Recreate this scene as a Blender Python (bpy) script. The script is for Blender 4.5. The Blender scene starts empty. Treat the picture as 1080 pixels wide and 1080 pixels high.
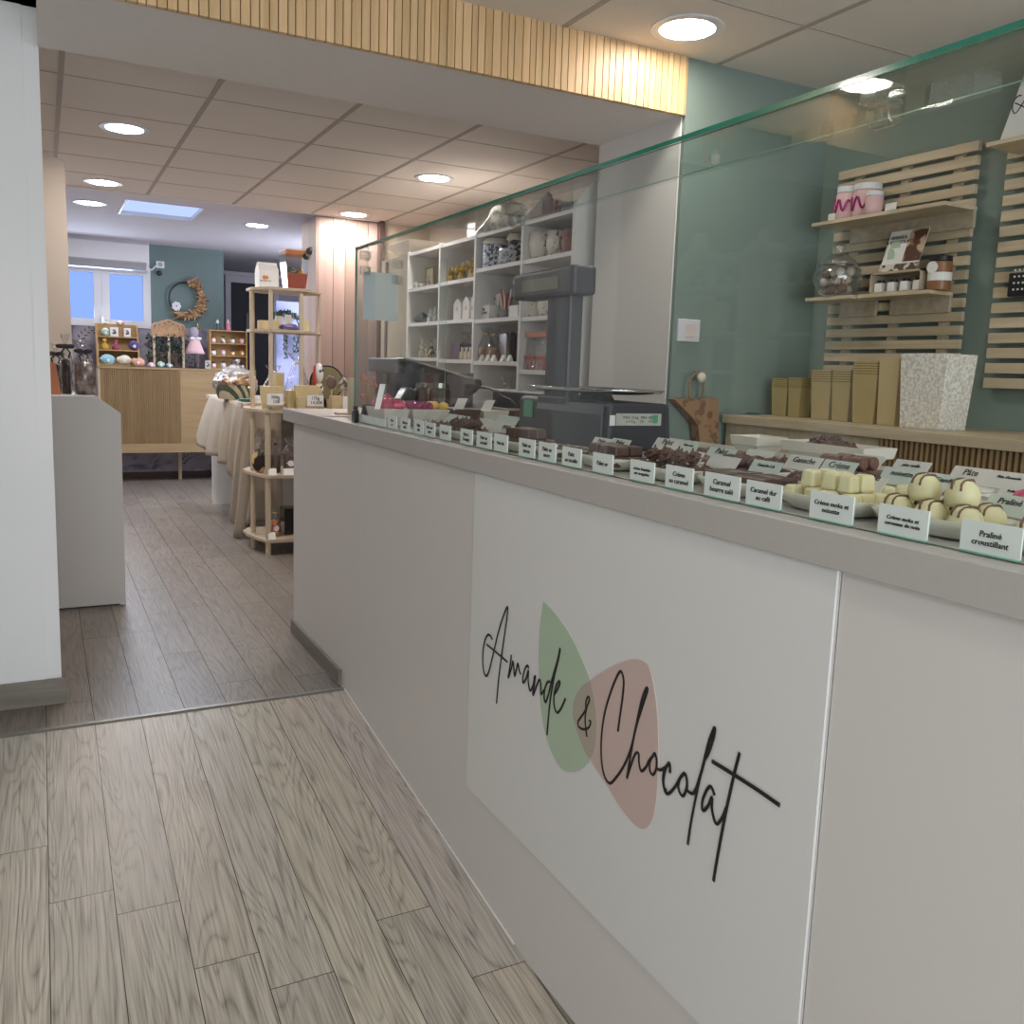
import bpy, bmesh, math, random
from mathutils import Vector, Matrix, Euler, noise
C = bpy.context.scene.collection
PI = math.pi
rng = random.Random(7)

# ------------------------------------------------------------------ camera
F, CX, CY, H = 935.7, 540.0, 521.5, 1.3
YAW, PITCH, ROLL = 0.4865532, -0.1382293, 0.0347476
def cam_axes():
    cy, sy, cp, sp = math.cos(YAW), math.sin(YAW), math.cos(PITCH), math.sin(PITCH)
    f = Vector((sy*cp, cy*cp, sp)); r = Vector((cy, -sy, 0)); u = r.cross(f)
    cr, sr = math.cos(ROLL), math.sin(ROLL)
    return cr*r + sr*u, -sr*r + cr*u, f
CR, CU, CF = cam_axes()
CAM = Vector((0, 0, H))
def P(x, y, ax, v):
    """world point seen at photo pixel (x, y) on the plane axis = v"""
    d = CR*((x-CX)/F) + CU*(-(y-CY)/F) + CF
    i = 'XYZ'.index(ax)
    return CAM + d*((v-CAM[i])/d[i])
cam = bpy.data.cameras.new('camera'); co = bpy.data.objects.new('camera', cam); C.objects.link(co)
m = Matrix((CR, CU, -CF)).transposed().to_4x4(); m.translation = CAM
co.matrix_world = m
cam.sensor_width = 36; cam.sensor_fit = 'HORIZONTAL'; cam.lens = 36*F/1080
cam.shift_y = (CY-540)/1080; cam.clip_start = 0.02; cam.clip_end = 60
bpy.context.scene.camera = co

# ------------------------------------------------------------------ materials
def lin(h):
    h = h.lstrip('#'); c = [int(h[i:i+2], 16)/255 for i in (0, 2, 4)]
    return [x/12.92 if x <= .04045 else ((x+.055)/1.055)**2.4 for x in c] + [1]
class NT:
    def __init__(s, name):
        s.m = bpy.data.materials.new(name); s.m.use_nodes = True; s.t = s.m.node_tree
        s.n = s.t.nodes; s.n.clear(); s.out = s.n.new('ShaderNodeOutputMaterial')
    def new(s, typ, **kw):
        n = s.n.new(typ)
        for k, v in kw.items():
            if k.startswith('i_'):
                n.inputs[k[2:].replace('_', ' ')].default_value = v
            else: setattr(n, k, v)
        return n
    def ln(s, a, b): s.t.links.new(a, b)
    def math(s, op, a, b=None):
        n = s.n.new('ShaderNodeMath'); n.operation = op
        for i, v in enumerate((a, b)):
            if v is None: continue
            if isinstance(v, (int, float)): n.inputs[i].default_value = v
            else: s.ln(v, n.inputs[i])
        return n.outputs[0]
    def mix(s, fac, a, b, mode='MIX'):
        n = s.n.new('ShaderNodeMix'); n.data_type = 'RGBA'; n.blend_type = mode
        for i, v in ((0, fac), (6, a), (7, b)):
            if isinstance(v, (int, float)): n.inputs[i].default_value = v
            elif isinstance(v, (list, tuple)): n.inputs[i].default_value = v
            else: s.ln(v, n.inputs[i])
        return n.outputs[2]
    def coords(s, scale=(1, 1, 1)):
        tc = s.new('ShaderNodeTexCoord'); mp = s.new('ShaderNodeMapping')
        mp.inputs['Scale'].default_value = scale
        s.ln(tc.outputs['Object'], mp.inputs['Vector']); return mp.outputs[0]
    def ramp(s, fac, stops):
        r = s.n.new('ShaderNodeValToRGB'); e = r.color_ramp.elements
        e[0].position, e[0].color = stops[0][0], stops[0][1]
        e[1].position, e[1].color = stops[-1][0], stops[-1][1]
        for p, c in stops[1:-1]:
            q = e.new(p); q.color = c
        s.ln(fac, r.inputs[0]); return r.outputs[0]
def mat(name, h, rough=.5, metal=0, noise_amt=.06, nscale=8, bump=0, bscale=60, coat=0, vary=0, spec=.5, sub=0):
    s = NT(name); b = s.new('ShaderNodeBsdfPrincipled')
    b.inputs['Roughness'].default_value = rough; b.inputs['Metallic'].default_value = metal
    b.inputs['Coat Weight'].default_value = coat; b.inputs['Specular IOR Level'].default_value = spec
    col = lin(h); v = s.coords()
    nz = s.new('ShaderNodeTexNoise'); nz.inputs['Scale'].default_value = nscale; nz.inputs['Detail'].default_value = 4
    s.ln(v, nz.inputs['Vector'])
    dark = [c*(1-noise_amt*1.6) for c in col[:3]] + [1]; lite = [min(1, c*(1+noise_amt*1.6)) for c in col[:3]] + [1]
    c = s.mix(nz.outputs[0], dark, lite)
    if vary:
        at = s.new('ShaderNodeAttribute'); at.attribute_name = 'rnd'
        k = s.math('ADD', s.math('MULTIPLY', at.outputs['Fac'], vary), 1-vary/2)
        cc = s.new('ShaderNodeCombineColor'); [s.ln(k, cc.inputs[i]) for i in range(3)]
        c = s.mix(1.0, c, cc.outputs[0], 'MULTIPLY')
    s.ln(c, b.inputs['Base Color'])
    if bump:
        n2 = s.new('ShaderNodeTexNoise'); n2.inputs['Scale'].default_value = bscale; s.ln(v, n2.inputs['Vector'])
        bp = s.new('ShaderNodeBump'); bp.inputs['Strength'].default_value = bump; bp.inputs['Distance'].default_value = .01
        s.ln(n2.outputs[0], bp.inputs['Height']); s.ln(bp.outputs[0], b.inputs['Normal'])
    s.ln(b.outputs[0], s.out.inputs[0]); return s.m
def wood(name, dark, lite, axis='Z', rough=.5, scale=1.0, vary=.0, contrast=1.0):
    s = NT(name); b = s.new('ShaderNodeBsdfPrincipled'); b.inputs['Roughness'].default_value = rough
    sc = [34*scale]*3; sc['XYZ'.index(axis)] = 2.2*scale
    v = s.coords(sc)
    at = s.new('ShaderNodeAttribute'); at.attribute_name = 'rnd'
    off = s.new('ShaderNodeVectorMath'); off.operation = 'ADD'
    cmb = s.new('ShaderNodeCombineXYZ'); r9 = s.math('MULTIPLY', at.outputs['Fac'], 37.0)
    [s.ln(r9, cmb.inputs[i]) for i in range(3)]
    s.ln(v, off.inputs[0]); s.ln(cmb.outputs[0], off.inputs[1])
    nz = s.new('ShaderNodeTexNoise'); nz.inputs['Scale'].default_value = 1; nz.inputs['Detail'].default_value = 5; nz.inputs['Distortion'].default_value = .6
    s.ln(off.outputs[0], nz.inputs['Vector'])
    c = s.ramp(nz.outputs[0], [(.5-.22/contrast, lin(dark)), (.5+.22/contrast, lin(lite))])
    if vary:
        k = s.math('ADD', s.math('MULTIPLY', at.outputs['Fac'], vary), 1-vary/2)
        cc = s.new('ShaderNodeCombineColor'); s.ln(k, cc.inputs[0]); s.ln(k, cc.inputs[1])
        s.ln(s.math('POWER', k, 1.25), cc.inputs[2])
        c = s.mix(1.0, c, cc.outputs[0], 'MULTIPLY')
    s.ln(c, b.inputs['Base Color'])
    bp = s.new('ShaderNodeBump'); bp.inputs['Strength'].default_value = .12; bp.inputs['Distance'].default_value = .004
    s.ln(nz.outputs[0], bp.inputs['Height']); s.ln(bp.outputs[0], b.inputs['Normal'])
    s.ln(b.outputs[0], s.out.inputs[0]); return s.m
def floor_mat(nm='grey_oak_planks', cs=('77726a', 'a8a398', 'c3beb2')):
    s = NT(nm); b = s.new('ShaderNodeBsdfPrincipled')
    at = s.new('ShaderNodeAttribute'); at.attribute_name = 'rnd'
    tc = s.new('ShaderNodeTexCoord')
    cmb = s.new('ShaderNodeCombineXYZ'); s.ln(s.math('MULTIPLY', at.outputs['Fac'], 53.0), cmb.inputs[0]); s.ln(s.math('MULTIPLY', at.outputs['Fac'], 91.0), cmb.inputs[1])
    add = s.new('ShaderNodeVectorMath'); add.operation = 'ADD'; s.ln(tc.outputs['Object'], add.inputs[0]); s.ln(cmb.outputs[0], add.inputs[1])
    mp = s.new('ShaderNodeMapping'); mp.inputs['Scale'].default_value = (8, .9, 1); s.ln(add.outputs[0], mp.inputs[0])
    # cathedral figure: thin dark growth rings of a stretched noise, over fine fibres
    nz = s.new('ShaderNodeTexNoise'); nz.inputs['Scale'].default_value = 1.0; nz.inputs['Detail'].default_value = 2.0; nz.inputs['Roughness'].default_value = .35; nz.inputs['Distortion'].default_value = .7
    s.ln(mp.outputs[0], nz.inputs['Vector'])
    tri = s.math('PINGPONG', s.math('MULTIPLY', nz.outputs[0], 34.0), 1.0)
    ring = s.math('POWER', tri, 3.0)
    mp2 = s.new('ShaderNodeMapping'); mp2.inputs['Scale'].default_value = (170, 5, 1); s.ln(add.outputs[0], mp2.inputs[0])
    fine = s.new('ShaderNodeTexNoise'); fine.inputs['Scale'].default_value = 1; fine.inputs['Detail'].default_value = 3; s.ln(mp2.outputs[0], fine.inputs['Vector'])
    g = s.math('SUBTRACT', s.math('ADD', s.math('MULTIPLY', fine.outputs[0], .8), .17), s.math('MULTIPLY', ring, .20))
    c = s.ramp(g, [(.22, lin(cs[0])), (.46, lin(cs[1])), (.66, lin(cs[2]))])
    tint = s.ramp(at.outputs['Fac'], [(0, (.80, .79, .80, 1)), (.3, (1.0, .98, .95, 1)), (.55, (.93, .88, .85, 1)), (.8, (1.03, 1.04, .98, 1)), (1, (.92, .9, .94, 1))])
    c = s.mix(1.0, c, tint, 'MULTIPLY')
    s.ln(c, b.inputs['Base Color'])
    rr = s.math('ADD', s.math('MULTIPLY', g, .18), .26)
    s.ln(rr, b.inputs['Roughness'])
    bp = s.new('ShaderNodeBump'); bp.inputs['Strength'].default_value = .22; bp.inputs['Distance'].default_value = .003
    s.ln(g, bp.inputs['Height']); s.ln(bp.outputs[0], b.inputs['Normal'])
    s.ln(b.outputs[0], s.out.inputs[0]); return s.m
def emit(name, h, st):
    s = NT(name); e = s.new('ShaderNodeEmission'); e.inputs[0].default_value = lin(h); e.inputs[1].default_value = st
    s.ln(e.outputs[0], s.out.inputs[0]); return s.m
def pane(name, tint, rough=0.0, crinkle=0, boost=1.0, ior=1.45):
    s = NT(name); t = s.new('ShaderNodeBsdfTransparent'); t.inputs[0].default_value = tint
    g = s.new('ShaderNodeBsdfGlossy'); g.inputs['Roughness'].default_value = rough
    fr = s.new('ShaderNodeFresnel'); fr.inputs[0].default_value = ior; mx = s.new('ShaderNodeMixShader')
    if crinkle:
        v = s.coords(); n = s.new('ShaderNodeTexNoise'); n.inputs['Scale'].default_value = crinkle; n.inputs['Detail'].default_value = 3; s.ln(v, n.inputs[0])
        bp = s.new('ShaderNodeBump'); bp.inputs['Strength'].default_value = 1.0; bp.inputs['Distance'].default_value = .03
        s.ln(n.outputs[0], bp.inputs['Height']); s.ln(bp.outputs[0], g.inputs['Normal']); s.ln(bp.outputs[0], fr.inputs['Normal'])
    ge = s.new('ShaderNodeNewGeometry'); s.ln(s.math('ADD', s.math('MULTIPLY', ge.outputs['Backfacing'], 1/ior-ior), ior), fr.inputs[0])
    s.ln(s.math('MULTIPLY', fr.outputs[0], boost), mx.inputs[0]); s.ln(t.outputs[0], mx.inputs[1]); s.ln(g.outputs[0], mx.inputs[2])
    s.ln(mx.outputs[0], s.out.inputs[0]); return s.m
def floral():
    s = NT('floral_wallpaper'); b = s.new('ShaderNodeBsdfPrincipled'); b.inputs['Roughness'].default_value = .8
    v = s.coords((1, 1, 1)); w = s.new('ShaderNodeTexNoise'); w.inputs['Scale'].default_value = 3.2; w.inputs['Detail'].default_value = 2; w.inputs['Distortion'].default_value = 1.4; s.ln(v, w.inputs[0])
    k = s.new('ShaderNodeTexNoise'); k.inputs['Scale'].default_value = 7; k.inputs['Detail'].default_value = 0; s.ln(v, k.inputs[0])
    c = s.ramp(w.outputs[0], [(.36, lin('6c6878')), (.44, lin('9a96a3')), (.6, lin('aba6ae')), (.7, lin('8f7f88'))])
    s.ln(s.mix(s.math('MULTIPLY', k.outputs[0], .3), c, lin('7a707c')), b.inputs['Base Color'])
    s.ln(b.outputs[0], s.out.inputs[0]); return s.m
def speckle(name, a, bcol, scale, thr=.5, rough=.8, soft=.03):
    s = NT(name); b = s.new('ShaderNodeBsdfPrincipled'); b.inputs['Roughness'].default_value = rough
    v = s.coords(); n = s.new('ShaderNodeTexNoise'); n.inputs['Scale'].default_value = scale; n.inputs['Detail'].default_value = 2; s.ln(v, n.inputs[0])
    s.ln(s.ramp(n.outputs[0], [(thr-soft, lin(a)), (thr+soft, lin(bcol))]), b.inputs['Base Color'])
    s.ln(b.outputs[0], s.out.inputs[0]); return s.m

def stripes(name, a, b_):
    s = NT(name); b = s.new('ShaderNodeBsdfPrincipled'); b.inputs['Roughness'].default_value = .6
    w = s.new('ShaderNodeTexWave'); w.bands_direction = 'DIAGONAL'; w.inputs['Scale'].default_value = 9; w.inputs['Distortion'].default_value = .5; s.ln(s.coords(), w.inputs[0])
    s.ln(s.ramp(w.outputs[0], [(.42, lin(a)), (.55, lin(b_))]), b.inputs['Base Color']); s.ln(b.outputs[0], s.out.inputs[0]); return s.m
M = dict(
    floor=floor_mat(), floordim=floor_mat('grey_oak_planks_dimmed', ('534c46', '766f68', '8c857d')), gap=mat('plank_gap', '3a352f', .9),  # back floor: same planks, the back room's dimmer light put into the colour
    white=mat('white_laminate', 'd6d3d0', .42, noise_amt=.015, nscale=2),
    paint=mat('white_paint', 'dddbd8', .7, noise_amt=.02, nscale=3),
    colpaint=mat('white_door_paint', 'e4e6e8', .6, noise_amt=.01, nscale=3),
    soffit=mat('soffit_paint', 'e4dfdb', .8, noise_amt=.02, nscale=30),
    tile=mat('ceiling_tile', 'e3dcd4', .9, noise_amt=.03, nscale=160, bump=.15, bscale=200),
    tee=mat('ceiling_grid', 'b0a79e', .7, noise_amt=.03),
    plain=mat('plain_ceiling', 'cfccd2', .8, noise_amt=.02),
    green=mat('sage_green_paint', '7c8d86', .75, noise_amt=.04, nscale=5),
    green2=mat('deep_sage_paint', '6c7f7e', .75, noise_amt=.03, nscale=5),
    grey=mat('grey_edging', '9b9894', .35, noise_amt=.02, nscale=120),
    greytop=mat('grey_worktop', 'b5b2ae', .38, noise_amt=.03, nscale=90),
    base=wood('grey_skirting', '6d675f', '857f76', 'X', .5),
    basey=wood('grey_skirting_side', '6d675f', '857f76', 'Y', .5),
    steel=mat('brushed_steel', 'b9b9b7', .22, 1, .04), strip=mat('worn_metal_strip', '8b8986', .42, .8, .12, 60), darkwall=mat('darkened_taupe_wall', '4d4a46', .8), chrome=mat('chrome', 'd9d9d9', .08, 1, .01),  # taupe wall: unseen walls coloured dark to keep the glass reflections dim
    batten=wood('golden_battens', 'cba87a', 'e2c296', 'Z', .42, 1, .26), groove=mat('batten_groove', '94714a', .7),
    oak=wood('pale_oak', 'b3a287', 'cebea3', 'Y', .5, 1, .12), oakz=wood('pale_oak_upright', 'b5a58b', 'cbbda5', 'Z', .5, 1, .1),
    oakx=wood('pale_oak_cross', 'a69680', 'bfb09a', 'X', .5, 1, .12),
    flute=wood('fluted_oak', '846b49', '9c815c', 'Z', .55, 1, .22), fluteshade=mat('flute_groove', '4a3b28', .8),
    pink=wood('pinkish_panel', '8b746b', 'a8928a', 'Z', .6, .25, .25, .8),
    darkframe=mat('dark_brown_frame', '4a3a35', .6), beige=mat('beige_panel', 'b9ab98', .7),
    taupe=mat('taupe_side_panel', 'b3a89d', .7, noise_amt=.02), floral=floral(),
    glass=pane('guard_glass', (.955, .975, .968, 1), boost=.7), gedgel=mat('pale_glass_edge', '8fb5a8', .15, noise_amt=.1), gedge=mat('glass_edge', '2c7a66', .12, 0, .25, 9, coat=.4),
    clear=pane('clear_plastic', (.95, .95, .95, 1), .05, boost=1.4), cello=pane('cellophane', (.93, .93, .93, 1), .08, 34, 2.6),
    lamp=emit('lamp_diffuser', 'fff7ee', 24), lampm=emit('lamp_diffuser_middle', 'fff4e8', 36), lampb=emit('lamp_diffuser_back', 'fff4ec', 122), lampf=emit('lamp_diffuser_far', 'fff8f2', 72), winblue=emit('frosted_daylight', '8fb0ff', .66), sky=emit('skylight_daylight', 'b9cdff', .68),
    pvc=mat('window_pvc', 'd5d6dc', .4, noise_amt=.01), black=mat('black_plastic', '1b1b1f', .35, noise_amt=.1, spec=.4),
    scr=mat('black_screen', '0d0c10', .06, noise_amt=.05, coat=.3), gplastic=mat('charcoal_plastic', '3d3d44', .42, noise_amt=.04),
    lcd=mat('display_window', '8c887c', .25, noise_amt=.03), sticker=mat('green_sticker', '4f9e78', .5), plate=mat('rating_plate', 'b9bab2', .35, noise_amt=.1, nscale=90),
    ink=mat('black_ink', '191513', .5, noise_amt=.02), leafg=mat('sign_green', 'b2c6af', .45, noise_amt=.03, nscale=4), leafp=mat('sign_pink', 'cdb7b0', .45, noise_amt=.03, nscale=4),
    leafm=mat('sign_overlap', 'aea698', .45, noise_amt=.03), board=mat('sign_white', 'dedfde', .4, noise_amt=.01),
    card=mat('mint_white_card', 'd8e3df', .55, noise_amt=.015), cardw=mat('white_card', 'e6e5e3', .55, noise_amt=.02),
    cardedge=mat('mint_card_edge', '7fc0ae', .3), porcelain=mat('white_porcelain', 'e4e0d6', .18, noise_amt=.02, coat=.3),
    dark=mat('dark_chocolate', '573f38', .38, noise_amt=.22, nscale=60, bump=.15), milk=mat('milk_chocolate', '74554a', .42, noise_amt=.3, nscale=90, bump=.5, bscale=120),
    cocoa=mat('cocoa_flakes', '6a4f45', .6, noise_amt=.45, nscale=120, bump=1, bscale=150), ivory=mat('white_chocolate', 'e8dfb4', .35, noise_amt=.05, nscale=30),
    caramel=mat('caramel_slice', 'd39a5c', .4, noise_amt=.2, nscale=80), rose=mat('rose_sugared', 'cf4f73', .4, noise_amt=.25, nscale=150, bump=.3), fuchsia=mat('fuchsia_foil', 'd01f62', .25, .3, .2, 60),
    magenta=mat('magenta_foil', 'a52672', .25, .35, .35, 60), yellow=mat('yellow_sugar', 'ecc55c', .5, noise_amt=.1, nscale=60),
    gold=mat('gold_card', 'c2b080', .36, .25, .05, 10), goldlite=mat('light_gold_card', 'cdbc92', .45, .15, .05, 10), lace=speckle('embossed_white', 'c9c5bc', 'efece5', 95, .5, .7, .12),
    kraft=speckle('printed_kraft', '7a5a42', '9c7a5c', 26, .45), string=mat('kraft_cord', '96775a', .8), tan=mat('tan_linen', '9f9486', .85, noise_amt=.04, nscale=30, bump=.1),
    red=mat('brick_red_card', 'a3452f', .55, noise_amt=.06), orange=mat('orange_band', 'cf7c3a', .5), darkwrap=mat('chocolate_brown', '2c1b16', .3, noise_amt=.3, nscale=20),
    purple=mat('purple_ribbon', '8f5aa6', .45), violet=mat('violet_plush', '8e84b8', .8), aqua=mat('aqua_tulle', '8fb9c4', .8, noise_amt=.12, nscale=30), cream=mat('cream_tulle', 'ddd3c0', .8, noise_amt=.08, nscale=30),
    peach=mat('peach_tulle', 'd8a58c', .8, noise_amt=.1), ltpink=mat('pale_pink_cloth', 'd9b5b8', .8, noise_amt=.06), leaf=mat('dark_leaf', '39453a', .6, noise_amt=.35, nscale=14, vary=.5), straw=mat('dried_flower', 'b3906c', .8, noise_amt=.2, nscale=30, vary=.5),
    hoop=mat('black_hoop', '23242a', .4), wicker=stripes('wicker_basket', '4f5f4d', 'c9bfa6'), sideoak=wood('sideboard_oak', '8c7453', 'a18863', 'X', .55, 1, .1), honey=wood('honey_wood', '9f7c4e', 'b8945f', 'X', .55, 1, .1), silverwrap=mat('silver_brown_wrap', '8b7f7c', .2, .5, .5, 30), fruit=speckle('mixed_sweets', '7a5236', 'c9a171', 22, .5, .4, .1),
    bluepot=speckle('blue_printed_jar', '3d4a6e', 'cdd3dc', 60, .5, .3), brownmug=speckle('brown_printed_mug', '8a6a5c', 'e2dbd0', 30, .38, .3), coffee=mat('cream_lid', 'd9d2c3', .5), colorful=speckle('figure_colours', '5a4a3e', 'd8cdbf', 40, .5), foil=mat('gold_foil', 'c8a94c', .2, .8, .3, 50),
    brass=mat('brass', 'b29a5a', .3, .8), sweet=speckle('bright_sweets', 'c23a4a', 'd9a33c', 40, .5, .4), dusk=mat('hallway_paint', 'b4b2be', .8), doorframe=mat('door_frame_paint', 'd6d4d9', .6), nightdoor=mat('dark_doorway', '26252e', .6),
    spread=mat('hazelnut_spread', '8a5f3f', .3), greenlid=mat('teal_paint', '3b6860', .6), photo=speckle('brochure_print', '5b3a2c', 'caa98a', 18, .5), ltglass=pane('jar_glass', (.86, .86, .84, 1), .03, boost=5.0), acry=pane('clear_acrylic', (.93, .95, .94, 1), .03, boost=3.0), nut=speckle('wrapped_truffles', '6a4a3a', 'd9cdbb', 38, .5, .3), acw=mat('appliance_white', 'dcdce0', .35, noise_amt=.01), acs=mat('appliance_slot', 'a3a4aa', .5))

# ------------------------------------------------------------------ mesh helpers
class MB:
    def __init__(s): s.v, s.f, s.r, s.c, s.T = [], [], [], 0.5, None
    def add(s, vs, fs):
        o = len(s.v)
        for p in vs:
            p = Vector(p)
            s.v.append(s.T @ p if s.T is not None else p)
        for q in fs: s.f.append([o+i for i in q]); s.r.append(s.c)
        return s
    def rnd(s): s.c = rng.random(); return s
    def box(s, a, b, dx=0):
        x0, y0, z0 = [min(p, q) for p, q in zip(a, b)]; x1, y1, z1 = [max(p, q) for p, q in zip(a, b)]
        return s.add([(x0, y0, z0), (x1, y0, z0), (x1, y1, z0), (x0, y1, z0), (x0, y0, z1), (x1, y0, z1), (x1, y1, z1), (x0, y1, z1)],
                     [(0, 3, 2, 1), (4, 5, 6, 7), (0, 1, 5, 4), (1, 2, 6, 5), (2, 3, 7, 6), (3, 0, 4, 7)])
    def taper(s, c, w0, d0, w1, d1, h):
        """box with base w0 x d0 and top w1 x d1"""
        x, y, z = c
        return s.add([(x-w0/2, y-d0/2, z), (x+w0/2, y-d0/2, z), (x+w0/2, y+d0/2, z), (x-w0/2, y+d0/2, z),
                      (x-w1/2, y-d1/2, z+h), (x+w1/2, y-d1/2, z+h), (x+w1/2, y+d1/2, z+h), (x-w1/2, y+d1/2, z+h)],
                     [(0, 3, 2, 1), (4, 5, 6, 7), (0, 1, 5, 4), (1, 2, 6, 5), (2, 3, 7, 6), (3, 0, 4, 7)])
    def prism(s, pts, ax, a, b):
        """polygon in the plane normal to ax, extruded a..b"""
        i = 'XYZ'.index(ax)
        def mk(p, v): q = list(p); q.insert(i, v); return q
        n = len(pts)
        return s.add([mk(p, a) for p in pts] + [mk(p, b) for p in pts],
                     [list(range(n))[::-1], list(range(n, 2*n))] + [(k, (k+1) % n, n+(k+1) % n, n+k) for k in range(n)])
    def cyl(s, p0, p1, r0, r1=None, n=16, cap=True):
        r1 = r0 if r1 is None else r1
        p0, p1 = Vector(p0), Vector(p1); d = (p1-p0).normalized()
        u = d.orthogonal().normalized(); w = d.cross(u)
        vs = [p+u*math.cos(2*PI*k/n)*r+w*math.sin(2*PI*k/n)*r for p, r in ((p0, r0), (p1, r1)) for k in range(n)]
        fs = [(k, (k+1) % n, n+(k+1) % n, n+k) for k in range(n)]
        if cap: fs += [list(range(n))[::-1], list(range(n, 2*n))]
        return s.add(vs, fs)
    def lathe(s, c, prof, n=20, sx=1, sy=1, jit=0, seed=0):
        c = Vector(c); vs = []
        for (r, z) in prof:
            for k in range(n):
                a = 2*PI*k/n; q = 1+(noise.noise(Vector((math.cos(a)*2+seed, math.sin(a)*2, z*20+seed)))*jit if jit else 0)
                vs.append(c+Vector((math.cos(a)*r*sx*q, math.sin(a)*r*sy*q, z)))
        m_ = len(prof)
        fs = [(i*n+k, i*n+(k+1) % n, (i+1)*n+(k+1) % n, (i+1)*n+k) for i in range(m_-1) for k in range(n)]
        if prof[0][0] > 1e-6: fs.append(list(range(n))[::-1])
        if prof[-1][0] > 1e-6: fs.append(list(range((m_-1)*n, m_*n)))
        return s.add(vs, fs)
    def sph(s, c, r, nu=16, nv=10, jit=0, seed=0, zmin=-1):
        rx, ry, rz = (r, r, r) if isinstance(r, (int, float)) else r
        c = Vector(c); vs = []
        for i in range(nv+1):
            t = -PI/2+PI*i/nv
            for k in range(nu):
                a = 2*PI*k/nu; d = Vector((math.cos(t)*math.cos(a), math.cos(t)*math.sin(a), max(zmin, math.sin(t))))
                q = 1+(noise.noise(d*1.7+Vector((seed, seed*.7, 0)))*jit if jit else 0)
                vs.append(c+Vector((d.x*rx, d.y*ry, d.z*rz))*1*1 if not jit else c+Vector((d.x*rx, d.y*ry, d.z*rz))*q)
        fs = [(i*nu+k, i*nu+(k+1) % nu, (i+1)*nu+(k+1) % nu, (i+1)*nu+k) for i in range(nv) for k in range(nu)]
        return s.add(vs, fs)
    def tube(s, pts, r, n=8, closed=False):
        pts = [Vector(p) for p in pts]; N = len(pts); vs = []
        up = None
        for i, p in enumerate(pts):
            a = pts[(i-1) % N] if (closed or i > 0) else p; b = pts[(i+1) % N] if (closed or i < N-1) else p
            d = (b-a).normalized()
            if up is None: up = d.orthogonal().normalized()
            up = (up-d*up.dot(d)); up = up.normalized() if up.length > 1e-6 else d.orthogonal().normalized()
            w = d.cross(up); rr = r[i] if isinstance(r, (list, tuple)) else r
            vs += [p+up*math.cos(2*PI*k/n)*rr+w*math.sin(2*PI*k/n)*rr for k in range(n)]
        M_ = N if closed else N-1
        fs = [(i*n+k, i*n+(k+1) % n, ((i+1) % N)*n+(k+1) % n, ((i+1) % N)*n+k) for i in range(M_) for k in range(n)]
        if not closed: fs += [list(range(n))[::-1], list(range((N-1)*n, N*n))]
        return s.add(vs, fs)
    def quad(s, a, b, c, d): return s.add([a, b, c, d], [(0, 1, 2, 3)])
def wloc(o):
    v = Vector((0, 0, 0))
    while o is not None: v += o.location; o = o.parent
    return v
def build(name, mb, material, parent=None, smooth=False, bevel=0, loc=None, seg=2):
    """one mesh object; vertices are given in world space unless loc is set"""
    org = wloc(parent) if parent is not None else Vector(loc or (0, 0, 0))
    me = bpy.data.meshes.new(name); me.from_pydata([tuple(v-org) for v in mb.v], [], mb.f)
    at = me.attributes.new('rnd', 'FLOAT', 'FACE'); at.data.foreach_set('value', mb.r)
    bm = bmesh.new(); bm.from_mesh(me); bmesh.ops.remove_doubles(bm, verts=bm.verts, dist=1e-6)
    bmesh.ops.recalc_face_normals(bm, faces=bm.faces); bm.to_mesh(me); bm.free()
    ms = material if isinstance(material, (list, tuple)) else [material]
    for m_ in ms: me.materials.append(M[m_] if isinstance(m_, str) else m_)
    if smooth: me.polygons.foreach_set('use_smooth', [True]*len(me.polygons))
    o = bpy.data.objects.new(name, me); C.objects.link(o)
    if parent is not None: o.parent = parent
    else: o.location = org
    if bevel:
        b = o.modifiers.new('bevel', 'BEVEL'); b.width = bevel; b.segments = seg; b.limit_method = 'ANGLE'
    return o
def tag(o, label, cat, group=None):
    o['label'] = label; o['category'] = cat
    if group: o['group'] = group
    return o
def thing(name, label, cat, loc=(0, 0, 0), group=None):
    o = bpy.data.objects.new(name, None); C.objects.link(o); o.location = loc; o.empty_display_size = .05
    return tag(o, label, cat, group)
def struct(name, mb, m_, **k):
    o = build(name, mb, m_, **k); o['kind'] = 'structure'; return o
def dup(root, loc, rz=0, label=None, group=None, scale=None):
    r = root.copy(); C.objects.link(r); r.location = loc; r.rotation_euler = (0, 0, rz)
    if label: r['label'] = label
    if group: r['group'] = group
    if scale: r.scale = (scale,)*3
    for ch in list(root.children):
        c = ch.copy(); C.objects.link(c); c.parent = r
        for g in list(ch.children):
            d = g.copy(); C.objects.link(d); d.parent = c
    return r
def text(name, body, size, origin, right, up, parent, m_='ink', align='CENTER', spacing=1.0, thick=.0006, shear=0):
    cu = bpy.data.curves.new(name, 'FONT'); cu.body = body; cu.size = size; cu.align_x = align; cu.align_y = 'CENTER'; cu.extrude = thick; cu.space_line = spacing; cu.shear = shear; cu.resolution_u = 2
    t = bpy.data.objects.new('tmp', cu); C.objects.link(t)
    bpy.context.view_layer.update()
    me = bpy.data.meshes.new_from_object(t.evaluated_get(bpy.context.evaluated_depsgraph_get()))
    bpy.data.objects.remove(t)
    right = Vector(right).normalized(); up = Vector(up).normalized(); n = right.cross(up)
    R = Matrix((right, up, n)).transposed().to_4x4(); R.translation = Vector(origin)-wloc(parent)
    me.transform(R); me.materials.clear(); me.materials.append(M[m_]); me.name = name
    o = bpy.data.objects.new(name, me); C.objects.link(o); o.parent = parent; return o

exec_order = []
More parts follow.
